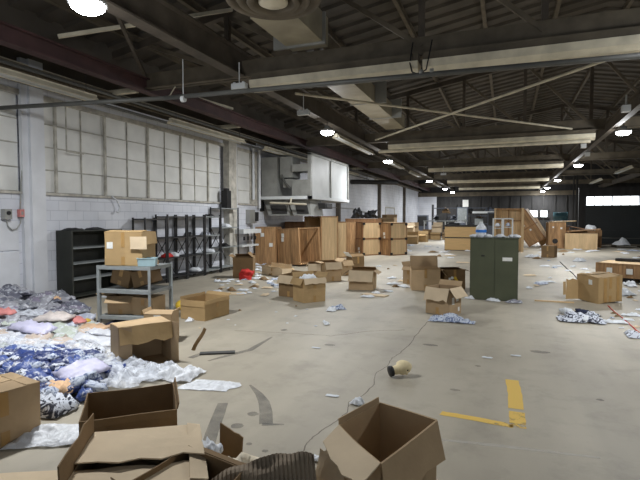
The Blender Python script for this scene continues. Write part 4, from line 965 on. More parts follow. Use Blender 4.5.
t = thing('small_cabinet', 'small white framed cabinet with glass doors on the green cabinet', 'cabinet', ong(.42, .22), rz)
fr = MB()
for x in (0, .17, .195, .365): fr.bx(x - .012, x + .012, 0, .02, 0, .39)
for x in (0, .365): fr.bx(x - .012, x + .012, .14, .16, 0, .39)
fr.bx(-.012, .377, 0, .16, 0, .02).bx(-.012, .377, 0, .16, .37, .39)
fr.build('frame', 'white_metal', t)
MB().bx(.012, .16, .01, .15, .18, .19).build('shelf', 'white_metal', t); MB().bx(.205, .355, .01, .15, .20, .21).build('shelf', 'white_metal', t)
solo('small_item', blob_mb(.05, 1.1, 1, .3), 'paper', 'white small item on the small cabinet shelf, left side', 'item', loc=ong(.50, .30, 1.50), smooth=True)
solo('small_item', blob_mb(.045, 4.1, 1.2, .3), 'blueprint', 'bluish small item on the small cabinet shelf, right side', 'item', loc=ong(.70, .30, 1.50), smooth=True)
for k, x in enumerate((.05, .33, .56, .78, .85)):
    solo('crumpled_wrap', blob_mb(.07 + .01 * (k % 3), k * 2.3, .5, .5), 'paper', 'white crumpled wrap on the green cabinet edge, number %s from its left end' % ['one', 'two', 'three', 'four', 'five'][k], 'plastic wrap', 'white wrap on the green cabinet', ong(x, .12, 1.285), True)

# ================================================================ MID CARTONS
def fbox(label, pl, pr, d, h, flaps, m_='card', **k):
    ctr, a, L = front(pl, pr, d); return carton(label, ctr, L, d, h, a, flaps, m_, **k)
B = G(303.8, 303.4); D = G(325, 301); A = G(295, 299)
rz = math.atan2((D - B).y, (D - B).x)
u = (D - B).normalized(); n_ = Vector((-u.y, u.x, 0))
c = (B + D) / 2 + n_ * .2
carton('open carton full of white scraps, front of the middle pair', (c.x, c.y), (D - B).length, .42, .47, rz, {'f': (160, .12, 0, 'card_light'), 'l': (150, .14), 'r': (40, .12), 'b': (20, .1)}, 'card_yellow')
solo('crumpled_wrap', pillow_mb(.4, .34, .10, 3.3, cr=.06), 'paper', 'white crumpled scraps filling the front carton of the middle pair', 'scraps', loc=(c.x, c.y, .40), smooth=True, rz=rz)
fbox('open carton just behind and left of the scrap-filled carton', (279, 296), (299, 298.5), .40, .45, {'f': (155, .18, 0, 'card_light'), 'r': (100, .14), 'b': (30, .06), 'l': (160, .12)}, 'card_dark')  # darker body card paints in the shadow contrast with the front carton
fbox('carton with folded front flap left of the crate-side carton pair', (308, 281), (321, 281), .45, .45, {'f': (155, .20, 0, 'card_light'), 'l': (150, .1), 'b': (-80, .2)}, 'card')
fbox('open carton with white stuff, right of the crate-side carton pair', (325, 282), (341, 281), .42, .50, {'f': (158, .2, 0, 'card_light'), 'r': (60, .15), 'l': (100, .1), 'b': (-80, .2)}, 'card')
fbox('carton farther back beside the crates, right of the pair', (342, 276), (352, 275), .40, .42, {'f': (150, .15), 'r': (120, .15)}, 'card')
fbox('brown carton farthest right behind the carton pair', (352, 272), (364, 271.5), .42, .46, {'l': (40, .18, 0, 'label'), 'f': (-60, .15), 'b': (10, .1)}, 'card_dark')
fbox('carton with side flaps spread, alone right of the crate-side cartons', (349, 289.5), (373, 290.5), .46, .44, {'f': (158, .26, 0, 'card_light'), 'l': (125, .18), 'r': (120, .14), 'b': (-70, .2)}, 'card', tape=False)
fbox('carton with red cloth spilling out, near the tallest black rack', (233, 278), (253, 278), .5, .56, {'l': (60, .12), 'r': (-50, .2), 'b': (-60, .15)}, 'card_dark', tape=False)
o = sheet_mb(.36, .36, 6.1, .07).build('cloth', 'red', None, True); o.location = G(246, 279.5) + Vector((0, .02, .10)); o.rotation_euler = (R_(58), R_(8), R_(14)); tag(o, 'bright red cloth hanging out of the carton by the racks', 'cloth')
fbox('low crate-coloured carton lying tilted before the leftmost crates', (262, 274), (282, 277), .35, .22, {'f': (60, .1), 'b': (0, .1)}, 'card_light')
# right-middle group
fbox('open carton in front of the green cabinet, both flaps folded out', (426, 313), (449, 316.5), .42, .46, {'f': (160, .22, 0, 'card_light'), 'b': (30, .1), 'r': (142, .20, 0, 'card_light'), 'l': (160, .1)}, 'card', lab=[('r', -.12, .18, .08, .12), ('r', .02, .22, .09, .10), ('r', .08, .05, .06, .07)])
fbox('large open carton with raised back flap in the group left of the green cabinet', (411.5, 290.5), (440, 291), .50, .50, {'b': (12, .26), 'f': (80, .05, 1), 'r': (140, .22), 'l': (10, .03, 1)}, 'card')
for (x, r_) in ((-.13, .09), (.13, .08)): pass
fbox('small dark-ended carton at the left of the group by the green cabinet', (403, 283.5), (413, 285), .42, .44, {'l': (30, .12), 'f': (150, .1)}, 'card')
fbox('carton with round yellow and white stickers next to the green cabinet', (444, 290), (465, 289.5), .42, .46, {'r': (110, .14), 'b': (-80, .18), 'l': (120, .1)}, 'card_dark')
s0 = G(453, 290)
t = thing('sticker_sheet', 'yellow and white stickers on the carton next to the green cabinet', 'stickers', s0 + Vector((0, -.02, .25)), R_(0))
for k, (x, z, m_) in enumerate([(-.08, 0, 'label'), (-.02, .03, 'label'), (.05, .03, 'yellow'), (.08, -.02, 'yellow')]): MB().rod((x, 0, z), (x, -.006, z), .035, 12).build('sticker', m_, t)

# ================================================================ TEXTILE HEAPS ON THE LEFT
def mound(x, y):
    a = .50 * math.exp(-((x + 8.5) / 1.15) ** 2 - ((y - 4.9) / 1.7) ** 2)
    b = .14 * math.exp(-((x + 4.9) / .95) ** 2 - ((y - 3.3) / .75) ** 2)
    c = .10 * math.exp(-((x + 6.6) / 1.1) ** 2 - ((y - 4.6) / .9) ** 2)
    return a + b + c
vs = []; fs = []; nx, ny = 60, 60
for j in range(ny + 1):
    for i in range(nx + 1):
        x = XL + .02 + i / nx * 3.6; y = 2.2 + j / ny * 4.2
        edge = .35 * noise.noise(Vector((x * 1.3, y * 1.3, 0)))
        z = mound(x, y) - .07 + .05 * noise.noise(Vector((x * 5, y * 5, 1)))
        if y > 6.3 - .5 * (x + 8.4) : z -= .3
        vs.append((x, y, max(-.01, z)))
for j in range(ny):
    for i in range(nx):
        q = [j * (nx + 1) + i, j * (nx + 1) + i + 1, (j + 1) * (nx + 1) + i + 1, (j + 1) * (nx + 1) + i]
        if max(vs[k][2] for k in q) > .004: fs.append(tuple(q))
solo('textile_heap', MB().add(vs, fs), 'greybag', 'mass of crumpled grey bagged textiles under the visible bags by the left wall', 'textile heap', smooth=True, kind='stuff')
def inpoly(px, py, P):
    c = False; j = len(P) - 1
    for i in range(len(P)):
        if (P[i][1] > py) != (P[j][1] > py) and px < (P[j][0] - P[i][0]) * (py - P[i][1]) / (P[j][1] - P[i][1]) + P[i][0]: c = not c
        j = i
    return c
def scatter(P, n, dmin, seed):
    rr = random.Random(seed); out = []; tries = 0
    xs = [p[0] for p in P]; ys = [p[1] for p in P]
    while len(out) < n and tries < 8000:
        tries += 1; px, py = rr.uniform(min(xs), max(xs)), rr.uniform(min(ys), max(ys))
        if not inpoly(px, py, P): continue
        g = G(px, py)
        if g.x < XL + .25: continue
        if all((g - o_).length > dmin for o_ in out): out.append(g)
    return out, rr
def variants(fn, n): return [fn(i) for i in range(n)]
def pix(g):
    v = Vector((g.x, g.y, g.z - CAMH)); c = v.dot(FW)
    return 320 + FPX * v.dot(RT) / c, 240 - FPX * v.dot(UP) / c
def lay(protos, pts, rr, name, labf, cat, grp, tones, tilt=.25, lift=0.0, smin=.85, smax=1.2):
    """tones: list of (word, [meshes]); labf gives the place words from rank across and near/far"""
    xs_ = sorted(pix(g)[0] for g in pts); ys_ = sorted(pix(g)[1] for g in pts)
    for i, g in enumerate(pts):
        px, py = pix(g); cx_ = xs_.index(px) * 4 // len(xs_); cy_ = ys_.index(py) * 3 // len(ys_)
        word, ms = tones[(i * 7 + 3) % len(tones)]
        o = bpy.data.objects.new(name, ms[i % len(ms)]); C.objects.link(o)
        o.location = (g.x, g.y, mound(g.x, g.y) + lift); o.rotation_euler = (rr.uniform(-tilt, tilt), rr.uniform(-tilt, tilt), rr.uniform(0, 6.28))
        s_ = rr.uniform(smin, smax); o.scale = (s_, s_, s_)
        place = ['far', 'middle', 'near'][cy_] + ' row, ' + ['left end', 'left of centre', 'right of centre', 'right end'][cx_]
        tag(o, labf % (word, place), cat, '%s, %s, %s' % (grp, word, place))
def mesh_of(mb, m_, smooth=True):
    o = mb.build('proto', m_, None, smooth); me = o.data; bpy.data.objects.remove(o); return me
def tone_meshes(fn, tl, n): return [(wd, [mesh_of(fn(k), mt) for k in range(n)]) for wd, mt in tl]
GT = [('slate grey', palette('slate_bagged_cloth', [srgb(100, 102, 116)])), ('light grey', palette('light_bagged_cloth', [srgb(158, 158, 166)])), ('lilac grey', palette('lilac_bagged_cloth', [srgb(134, 128, 146)])), ('mid grey', palette('mid_bagged_cloth', [srgb(128, 130, 138)]))]
pts, rr = scatter([(-70, 312), (0, 296), (40, 297), (82, 314), (60, 326), (0, 335), (-80, 345)], 60, .17, 1)
lay(None, pts, rr, 'garment_bag', '%s garment in clear bag, heap against left wall, %s', 'garment bag', 'grey bagged garments by the left wall', tone_meshes(lambda i: pillow_mb(.50, .38, .07, 1.3 + i * 2.1, cr=.06), GT, 5), .45, -.02)
PT = [('whitish', palette('white_bagged_cloth', [srgb(206, 208, 214)])), ('pale blue-grey', palette('bluegrey_bagged_cloth', [srgb(172, 178, 194)])), ('beige', palette('beige_bagged_cloth', [srgb(196, 180, 166)])), ('pale green-grey', palette('green_bagged_cloth', [srgb(186, 194, 182)]))]
pts, rr = scatter([(-60, 345), (0, 334), (60, 326), (84, 316), (98, 330), (112, 340), (96, 352), (0, 362), (-60, 372)], 36, .18, 2)
lay(None, pts, rr, 'garment_bag', '%s garment in clear bag between grey and blue heaps, %s', 'garment bag', 'pale bagged garments on the floor', tone_meshes(lambda i: pillow_mb(.46, .34, .05, 9.3 + i * 2.1, cr=.05), PT, 5), .25, 0)
BT = [('white-spotted blue', M['dots']), ('plain blue', palette('plain_blue_cloth', [srgb(62, 84, 146)])), ('dark blue', palette('dark_blue_cloth', [srgb(40, 54, 104)]))]
tb = tone_meshes(lambda i: blob_mb(.11, 1.7 + i * 3.1, .6, .4), BT, 5)
pts, rr = scatter([(-50, 385), (0, 366), (60, 358), (98, 364), (92, 384), (96, 402), (72, 398), (40, 405), (22, 398), (0, 392), (-40, 400)], 95, .105, 3)
lay(None, pts, rr, 'cloth_bundle', '%s small cloth bundle in the blue heap, %s', 'cloth bundle', 'blue bundles on the floor', tb, .5, .04, .7, 1.1)
pts, rr = scatter([(108, 366), (126, 364), (128, 375), (106, 380)], 7, .1, 5)
lay(None, pts, rr, 'cloth_bundle', '%s small bundle strayed by the side-lying carton, %s', 'cloth bundle', 'blue bundles beside the side-lying carton', tb, .5, .04, .7, .9)
WT = [('black-and-white patterned', M['bwprint']), ('white-spotted blue-grey', M['blueprint'])]
pts, rr = scatter([(-20, 370), (0, 362), (100, 360), (96, 398), (50, 408), (30, 404), (0, 396)], 24, .2, 8)
lay(None, pts, rr, 'cloth_bundle', '%s small bundle among the blue bundles, %s', 'cloth bundle', 'pale bundles in the blue heap', tone_meshes(lambda i: blob_mb(.095, 11.7 + i * 3.1, .5, .5), WT, 3), .5, .07, .8, 1.2)
def lone(name, mb, m_, px, py, lab, cat, rz=0, lift=.05, tilt=(0, 0)):
    g = G(px, py); o = mb.build(name, m_, None, True); o.location = (g.x, g.y, mound(g.x, g.y) + lift); o.rotation_euler = (tilt[0], tilt[1], rz)
    return tag(o, lab, cat)
lone('garment_bag', pillow_mb(.36, .46, .05, 4.4, cr=.05), 'lav', 82, 385, 'pale lavender garment bag lying across the blue bundles', 'garment bag', R_(-15), .10, (.1, .1))
lone('cloth', pillow_mb(.28, .20, .05, 6.4, cr=.05), 'orange', 60, 399, 'orange and yellow cloth at the front of the blue heap', 'cloth', .5, .06, (.1, 0))
lone('cloth', pillow_mb(.42, .30, .10, 7.4, cr=.08), 'bwprint', 48, 412, 'black and white patterned cloth at the front edge of the blue heap', 'cloth', .2, .0)
lone('garment_bag', pillow_mb(.60, .30, .05, 8.4, cr=.06), 'lav', 34, 341, 'purple-edged garment bag on top of the pale bagged garments', 'garment bag', R_(5), .10, (.1, .1))
lone('garment_bag', pillow_mb(.46, .30, .04, 2.4, cr=.05), 'tan', 92, 334, 'tan garment bag at the right tip of the pale garments', 'garment bag', R_(30), .05)
lone('garment_bag', pillow_mb(.5, .34, .07, 3.4, cr=.05), 'paleprint', 55, 330, 'cream printed garment bag in the middle of the pale garments', 'garment bag', R_(25), .10)
lone('cloth', pillow_mb(.34, .2, .06, 1.4, cr=.05), 'pink', 77, 327, 'coral pink garment at the far edge of the pale garments', 'cloth', R_(-25), .05)
lone('cloth', pillow_mb(.34, .2, .06, 2.9, cr=.05), 'pink', 3, 332, 'coral red garment at the left frame edge of the heap', 'cloth', R_(25), .12)
lone('cloth', pillow_mb(.2, .16, .06, 3.9, cr=.05), 'orange', 55, 309, 'small orange-brown bundle behind the grey heap', 'cloth', R_(25), .02)
# plastic film pieces
films = [(110, 382, .85, .5, 20, 'plastic', 'long clear film before the side-lying carton, left part'), (140, 374, .7, .42, 0, 'plastic', 'clear film bunched before the side-lying carton, middle'),
         (180, 377, .42, .34, 10, 'plastic_dense', 'white plastic bag right of the side-lying carton'), (211, 386, .50, .28, 8, 'plastic_dense', 'flat milky plastic sheet on bare floor, farthest right of the films'),
         (52, 437, .55, .36, 30, 'plastic_dense', 'milky plastic bag on the floor beside the left-edge carton'), (27, 412, .34, .26, 60, 'plastic_dense', 'milky plastic bag right above the left-edge carton'),
         (86, 358, .8, .4, 0, 'plastic', 'clear film over the far edge of the blue heap'), (20, 356, .9, .42, 15, 'plastic', 'clear film between pale garments and blue heap, left'), (118, 368, .6, .4, -20, 'plastic', 'clear film left of the side-lying carton'), (165, 371, .35, .25, 0, 'plastic', 'torn clear film under the side-lying carton opening'),
         (20, 326, .9, .5, 10, 'plastic', 'clear film over the grey garment heap')]
for k, (px, py, a, b, r_, m_, lb) in enumerate(films):
    g = G(px, py); mb = sheet_mb(a, b, k * 1.7 + .3, [.09, .09, .09, .02, .05, .05, .07, .06, .07, .05, .05][k], 22, 18)
    if g.x < -4.2 or py < 372: mb.v = [(x, y, z + .06 + .05 * noise.noise(Vector((x * 3, y * 3, k)))) for x, y, z in mb.v] if k in (0, 6, 7, 8, 10) else mb.v
    solo('plastic_film', mb, m_, lb, 'plastic film', loc=(g.x, g.y, mound(g.x, g.y)), rz=R_(r_), smooth=True)

# ================================================================ FLOOR LITTER
lit = [(446, 321, .55, .3, 'blueprint', 'pale blue crumpled cloth before the carton by the green cabinet', 'cloth'), (465, 323, .3, .16, 'blueprint', 'small pale blue scrap right of the crumpled cloth', 'cloth'),
       (580, 321, .62, .42, 'bwprint', 'black and white crumpled cloth in front of the right carton', 'cloth'), (613, 323, .4, .14, 'paper', 'white strip of cloth right of the black and white heap', 'cloth'),
       (639, 337, .3, .3, 'bwprint', 'black and white cloth at the right frame edge', 'cloth'), (634, 316, .2, .12, 'paper', 'white scrap at right beyond the red cord', 'cloth'),
       (332, 310, .32, .16, 'paper', 'white crumpled scrap left of two on the bare floor right of the middle cartons', 'paper'), (326, 324, .2, .08, 'paper', 'flat white slip in front of the white crumpled scraps', 'paper'),
       (338, 309, .25, .2, 'blueprint', 'grey-blue crumpled scrap right of two on the bare floor', 'paper'), (470, 299, .2, .12, 'plastic_dense', 'clear scrap at the green cabinet left foot', 'plastic film'),
       (493, 301, .26, .12, 'paper', 'white crumpled wrap at the green cabinet foot', 'paper'), (514, 303, .3, .12, 'greybag', 'dark grey cloth at the green cabinet right foot', 'cloth'),
       (620, 295, .6, .3, 'paper', 'white paper spread below the low crate', 'paper'), (604, 299, .45, .2, 'bwprint', 'dark and white scraps right of the right carton', 'cloth'),
       (532, 257, .9, .3, 'paper', 'white paper on the far floor left of the lone small carton', 'paper'), (580, 261, 1.0, .4, 'paper', 'white sheet on the far floor right of the lone small carton', 'paper'), (630, 286, .5, .2, 'paper', 'white scrap beneath the low crate edge', 'paper'),
       (190, 321, .16, .12, 'plastic_dense', 'clear wrap at the right carton of the cart', 'plastic film'), (405, 287, .4, .2, 'paper', 'white scrap left of the group by the green cabinet', 'paper'), (432, 272, .8, .5, 'plastic', 'long clear film between group and green cabinet', 'plastic film'),
       (361, 405, .10, .10, 'paper', 'white paper corner behind the large open carton', 'paper'), (316, 460, .10, .07, 'paper', 'small white crumple beside the pale-flapped carton', 'paper')]
for k, (px, py, a, b, m_, lb, ct) in enumerate(lit):
    g = G(px, py)
    h_ = .10 if a > .45 else .05
    z = 0
    if px == 361: g = G(357, 404, .0)
    solo({'cloth': 'cloth', 'cloth heap': 'cloth', 'paper': 'crumpled_paper', 'plastic film': 'plastic_film'}[ct], sheet_mb(a, b, 40 + k * 1.3, h_), m_, lb, ct, loc=(g.x, g.y, z), rz=k * .3 if k > 5 else 0, smooth=True)
solo('timber_offcut', MB().box((0, 0, .012), (.7, .08, .022)), 'wood_light', 'pale timber offcut left of the black and white cloth heap', 'timber', loc=G(554, 302), rz=R_(0))
solo('timber_offcut', MB().box((0, 0, .012), (.55, .22, .02)), 'card_light', 'flat cardboard piece right of the lone spread carton', 'cardboard piece', loc=G(375, 295.5), rz=R_(-15))
solo('cardboard_piece', MB().box((0, 0, .012), (.4, .3, .02)), 'card_light', 'flat cardboard piece right of the carton by the cart', 'cardboard piece', loc=G(236, 294), rz=R_(15))
solo('cord', MB().tube([G(*p) + Vector((0, 0, .008)) for p in [(608, 306), (613, 311), (622, 318), (631, 326), (640, 334), (650, 342)]], .008), 'red', 'thin red cord on the floor at the right edge', 'cord')
solo('cord', MB().tube([G(*p) + Vector((0, 0, .012)) for p in [(560, 262), (566, 268), (573, 274), (577, 279), (590, 281), (598, 279)]], .012), 'dark_stuff', 'dark cord trailing across the floor behind the right carton', 'cord')
for k, (px, py, m_, lb) in enumerate([(572, 318, 'bwprint', 'left black and white bundle in the cloth heap before the right carton'), (582, 315, 'navy', 'dark navy bundle at the back of the cloth heap before the right carton'), (592, 318, 'bwprint', 'right black and white bundle in the cloth heap before the right carton'), (584, 322, 'paper', 'white bundle at the front of the cloth heap before the right carton'), (566, 314, 'paper', 'white bundle at the far left of the cloth heap before the right carton'), (450, 319, 'blueprint', 'pale blue bundle on the cloth before the carton by the green cabinet')]):
    g = G(px, py); solo('cloth_bundle', blob_mb(.11, 50 + k * 2.3, .45, .7), m_, lb, 'cloth bundle', loc=(g.x, g.y, .05), smooth=True)
# spread zones of small scraps
ps = [mesh_of(sheet_mb(.16, .10, 70 + i * 1.9, .035, 7, 6), ['paper', 'plastic_dense', 'paper', 'card_light', 'blueprint', 'paper', 'card_dark'][i]) for i in range(7)]
zones = [([(215, 280), (280, 280), (275, 297), (215, 293)], 30, 'film scrap strewn between the black racks and the middle cartons', 'scraps before the black racks', .2, .9, 2.0),
         ([(255, 262), (285, 268), (282, 280), (250, 280)], 30, 'film scrap heaped beside the leftmost crates', 'scraps beside the leftmost crates', .15, 1.2, 2.8),
         ([(375, 262), (440, 262), (430, 290), (365, 300)], 20, 'scrap strewn on the mid floor left of the green cabinet', 'scraps left of the green cabinet', .3, .8, 2.6),
         ([(400, 244), (470, 250), (470, 264), (380, 262)], 22, 'scrap on the far floor before the yellow veneer cabinet', 'scraps before the yellow cabinet', .4, 1.5, 4),
         ([(518, 252), (640, 256), (640, 300), (620, 270), (540, 290), (518, 300)], 24, 'scrap strewn on the floor right of the green cabinet', 'scraps right of the green cabinet', .35, .8, 3),
         ([(520, 248), (640, 248), (640, 256), (520, 252)], 18, 'scrap on the far floor before the dark door', 'scraps before the dark door', .5, 2, 5),
         ([(600, 286), (640, 290), (640, 345), (610, 320)], 16, 'scrap on the floor at the right frame edge', 'scraps at the right frame edge', .2, .6, 1.3),
         ([(190, 296), (300, 300), (340, 330), (250, 330), (190, 335)], 12, 'tiny scrap on the open floor before the middle cartons', 'scraps on the open floor', .3, .3, .6)]
for zi, (P, n_, lb, gr, dm, s0_, s1_) in enumerate(zones):
    pts, rr = scatter(P, n_, dm, 20 + zi)
    for i, g in enumerate(pts):
        o = bpy.data.objects.new('scrap', ps[(i * 3 + zi) % 7]); C.objects.link(o); o.location = (g.x, g.y, .001); o.rotation_euler = (0, 0, rr.uniform(0, 6.3))
        s_ = rr.uniform(s0_, s1_) * .8; o.scale = (s_, s_, min(s_, 1.5)); q = (i * 3 + zi) % 7; wd_ = ['white paper', 'milky plastic', 'small white paper', 'tan cardboard', 'pale blue', 'thin white paper', 'brown cardboard'][q]; tag(o, wd_ + ' ' + lb.replace('film scrap', 'scrap'), 'scrap', wd_ + ' ' + gr)
for px, py, lb in [(487, 358, 'small white slip on the open floor above the yellow marking'), (316, 348, 'pale flat slip on the open floor left of the mannequin head'), (332, 396, 'tiny white crumb left of the mannequin head, near the crack'), (516, 356, 'tiny white slip above the yellow marking, right one')]:
    g = G(px, py); solo('paper_slip', sheet_mb(.12, .05, px, .012, 6, 4), 'paper', lb, 'paper', loc=(g.x, g.y, .001), smooth=True)

# ================================================================ MANNEQUIN HEAD
t = thing('mannequin_head', 'cream foam mannequin head lying on the floor with a black neck base', 'mannequin head')
def head_mb():
    n, mm = 28, 26; vs = []; fs = []
    for j in range(mm + 1):
        v = j / mm; z = v * .30                     # from neck base to crown
        if z < .09: r = .052 + .010 * abs((z - .05) / .05) ; ry = r; cy = .0
        else:
            q = (z - .09) / .21; r = .078 * math.sin(PI * min(1, .16 + q * .84)) ** .62; ry = r * 1.22; cy = .012
            k = min(1, q / .18); r = .054 * (1 - k) + r * k; ry = .056 * (1 - k) + ry * k; cy *= k
        if j == mm: r = ry = .002
        for i in range(n):
            a = 2 * PI * i / n; x = r * math.cos(a); y = cy + ry * math.sin(a)
            ca = math.cos(a + PI / 2)              # front is -y
            front_ = max(0, -math.sin(a))
            if front_ > .5:
                y -= .022 * math.exp(-((x) / .012) ** 2 - ((z - .175) / .022) ** 2)       # nose
                y += .012 * (math.exp(-((x - .03) / .014) ** 2 - ((z - .20) / .012) ** 2) + math.exp(-((x + .03) / .014) ** 2 - ((z - .20) / .012) ** 2))  # eye sockets
                y -= .008 * math.exp(-((x) / .02) ** 2 - ((z - .142) / .008) ** 2)        # lips
                y -= .010 * math.exp(-((x) / .025) ** 2 - ((z - .112) / .014) ** 2)       # chin
            for sx in (-1, 1):                                                              # ears
                x += sx * .012 * math.exp(-((y - .02) / .014) ** 2 - ((z - .185) / .022) ** 2) if sx * x > 0 else 0
            vs.append((x, y, z))
    for j in range(mm):
        for i in range(n): fs.append((j * n + i, j * n + (i + 1) % n, (j + 1) * n + (i + 1) % n, (j + 1) * n + i))
    return MB().add(vs, fs + [tuple(range(n))[::-1]])
head_mb().build('head', 'foam', t, True)
MB().lathe([(.001, -.012), (.064, -.012), (.068, .0), (.064, .03), (.054, .035)], 24).build('neck_base', 'black', t, True)
for sx in (-1, 1): MB().lathe([(.012, -.002), (.008, .004), (.001, .006)], 10, Matrix.Translation((sx * .03, -.066, .20)) @ Matrix.Rotation(R_(90), 4, 'X')).build('eye', 'black', t, True)
hb = G(389, 379)
ROT = Matrix.Rotation(R_(38), 4, 'Z') @ Matrix.Rotation(R_(82), 4, 'Y') @ Matrix.Rotation(R_(35), 4, 'Z')
t.rotation_euler = ROT.to_euler(); t.location = (hb.x, hb.y + .06, .062); t.scale = (.84, .84, .84)

# ================================================================ FAR CLUTTER
def bk(name, mb, m_, lab, cat, group=None, loc=None, **k): return solo(name, mb, m_, lab, cat, group, loc, **k)
rr = random.Random(11)
far = []
for k in range(26):
    far.append((rr.uniform(-8.0, -2.7), rr.uniform(36, 41)))
n_ = 0
fproto = None
cols = ['card', 'card_dark', 'card_yellow', 'card_light']
fm = []
for m_ in cols:
    b = MB(); w_, d, h = .7, .6, .55
    b.slab((-w_/2, -d/2, 0), (w_, 0, 0), (0, 0, h), .01, 2, 2).slab((-w_/2, d/2, 0), (w_, 0, 0), (0, 0, h), .01, 2, 2).slab((-w_/2, -d/2, 0), (0, d, 0), (0, 0, h), .01, 2, 2).slab((w_/2, -d/2, 0), (0, d, 0), (0, 0, h), .01, 2, 2).slab((-w_/2, -d/2, .01), (w_, 0, 0), (0, d, 0), .01, 2, 2)
    b.slab((-w_/2, -d/2, h), (w_, 0, 0), (0, -.15, -.12), .01, 2, 2).slab((-w_/2, d/2, h), (w_, 0, 0), (0, .05, .2), .01, 2, 2).warp(.02, 2, 3)
    fm.append(mesh_of(b, m_, False))
spots = [(-7.6, 29.0, 0), (-7.5, 29.0, .56), (-7.0, 30.2, 0), (-7.0, 30.2, .56), (-6.9, 30.3, 1.12), (-6.3, 29.9, 0), (-5.6, 31, 0), (-7.7, 31.5, 0), (-7.6, 31.5, .56), (-7.5, 31.6, 1.12), (-6.2, 33, 0), (-6.2, 33, .56), (-7.3, 34, 0), (-7.3, 34, .56), (-5.4, 33.6, 0),
         (-6.6, 37, 0), (-6.6, 37, .56), (-5.8, 38, 0), (-5.0, 37.5, 0), (-4.9, 37.6, .56), (-4.2, 38.2, 0), (-3.9, 37.4, 0), (-3.3, 38.4, 0), (-3.2, 37.8, .0)]
for k, (x, y, z) in enumerate(spots):
    o = bpy.data.objects.new('cardboard_box', fm[k % 4]); C.objects.link(o); o.location = (x, y, z + .004); o.rotation_euler = (0, 0, rr.uniform(-.12, .12))
    near = y < 35
    lv_ = 'bottom' if z == 0 else ('middle' if z < .6 and (x, y) in ((-7.5, 29.0), (-7.0, 30.2), (-7.6, 31.5)) else 'top')
    wh_ = (('nearest' if y < 30.5 else 'second' if y < 32 else 'farthest') + ' by the blue-white wall') if near else ('left' if x < -5.5 else 'middle' if x < -4 else 'right') + ', left of the yellow cabinet'
    tone_ = ['tan', 'dark brown', 'yellowish', 'pale'][k % 4]
    tag(o, '%s carton, %s in its far stack, %s' % (tone_, lv_, wh_), 'cardboard box', 'far cartons, %s %s %s' % (tone_, lv_, wh_))
def farrack(x, y, w_, h, lab, m_='dark_stuff', sm='bluegrey'):
    t = thing('storage_rack', lab, 'shelving rack', (x, y, 0))
    for a in (0, w_):
        for b in (0, .7): MB().box((a, b, h / 2), (.08, .08, h)).build('post', m_, t)
    z = .4
    while z < h + .1: MB().box((w_ / 2, .35, z), (w_, .7, .06)).build('shelf', sm, t); z += .72
farrack(-6.4, 45.5, 2.2, 2.9, 'dark storage rack at the far end, left')
farrack(-3.9, 46.0, 2.4, 2.9, 'dark storage rack at the far end, middle')
farrack(-1.1, 46.5, 2.4, 2.3, 'dark storage rack at the far end, right')
t = thing('workbench', 'grey long workbench before the far end racks', 'workbench', (-6.6, 41.6, 0))
MB().bx(0, 3.6, 0, .8, 1.35, 1.45).build('top', 'grey_metal', t)
for x in (.05, 1.8, 3.5): MB().bx(x, x + .08, 0, .08, 0, 1.35).build('leg', 'white_metal', t)
MB().bx(.1, 3.5, .05, .75, .4, .46).build('shelf', 'grey_metal', t)
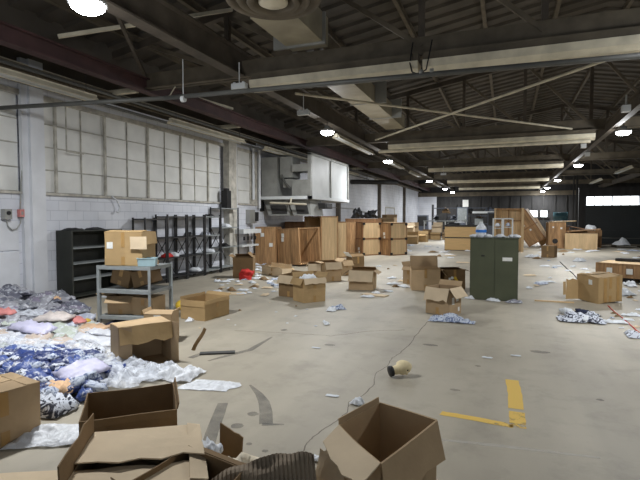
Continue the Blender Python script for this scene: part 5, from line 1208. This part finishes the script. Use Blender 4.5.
for k, (x, y, z, a, b, h, m_, lb) in enumerate([(-6.9, 43, 0, .9, .6, 1.9, 'bluegrey', 'blue-grey machine cabinet at the far left'), (-3.6, 44, 0, .9, .6, 2.6, 'bluegrey', 'blue-grey tall machine cabinet behind the workbench'), (-.9, 40, 0, .9, .6, 2.1, 'bluegrey', 'blue-grey cabinet behind the tall open crate'),
        (-2.2, 44, 0, .8, .6, 1.7, 'dark_stuff', 'dark machine behind the yellow veneer cabinet'), (-5.3, 44.2, 0, .7, .6, 2.1, 'dark_stuff', 'dark machine between workbench and wall')]):
    t = thing('machine_cabinet', lb, 'machine cabinet', (x, y, 0)); MB().bx(-a / 2, a / 2, 0, b, 0, h).build('body', m_, t); dd_ = MB().bx(-a / 2 + .06, a / 2 - .06, -.02, 0, h * .5, h - .1).build('door', 'grey_metal' if k % 2 else 'dark_stuff', t); MB().bx(a / 2 - .16, a / 2 - .12, -.05, -.02, h * .6, h * .7).build('handle', 'white_metal', dd_)
bk('wall_notice', MB().bx(-4.05, -3.5, YB - .14, YB - .12, 2.75, 3.45), 'label', 'white notice board high on the dark end wall', 'notice')
bk('wall_shelf', MB().bx(-2.7, -.95, 43.4, 43.9, 2.05, 2.22), 'white_metal', 'white shelf board at the far end, above the yellow cabinet', 'shelf')
bk('wall_shelf', MB().bx(-1.4, .2, 44.4, 44.9, 2.28, 2.4), 'bluegrey', 'blue-grey shelf board at the far end, left of the tall crate', 'shelf')
for k, x in enumerate((-6.0, -5.2, -4.6, -3.1, -2.3, -1.5, 1.2)):
    bk('scrap_machine', blob_mb(.3, 3 + k * 1.9, 1.2, .7), ['dark_stuff', 'card_dark', 'bluegrey'][k % 3], 'dark lump of machine parts on the far end racks, %s' % ['far left', 'left', 'left of middle', 'middle', 'right of middle', 'right', 'farthest right'][k], 'machine parts', 'machine parts at the far end', (x, 46.3, 1.5 + .7 * (k % 2)))
# cone-shaped white heap and pallets at the dark door
bk('covered_heap', MB().lathe([(.42, .0), (.30, .12), (.16, .28), (.05, .42), (.001, .46)], 14).warp(.12, 3, 1), 'paper', 'white cone-shaped covered heap before the dark door', 'covered heap', loc=(6.05, 31.0, .16), smooth=True)
t = thing('pallet', 'low dark pallet with debris before the dark door', 'pallet', (4.6, 31.1, 0)); 
for k in range(5): MB().bx(-.2, 2.6, k * .22, k * .22 + .14, .12, .15).build('board', 'brown_steel', t)
for x in (-.1, 1.1, 2.4): MB().bx(x, x + .12, 0, 1.0, 0, .12).build('bearer', 'brown_steel', t)
bk('pipe', MB().rod((XDW - .12, YDW - .1, 0), (XDW - .12, YDW - .1, 4.2), .06).rod((3.75, YDW - .1, 0), (3.75, YDW - .1, 4.2), .04), 'dark_stuff', 'pair of dark vertical pipes left of the dark door', 'pipe')
bpy.context.view_layer.update()
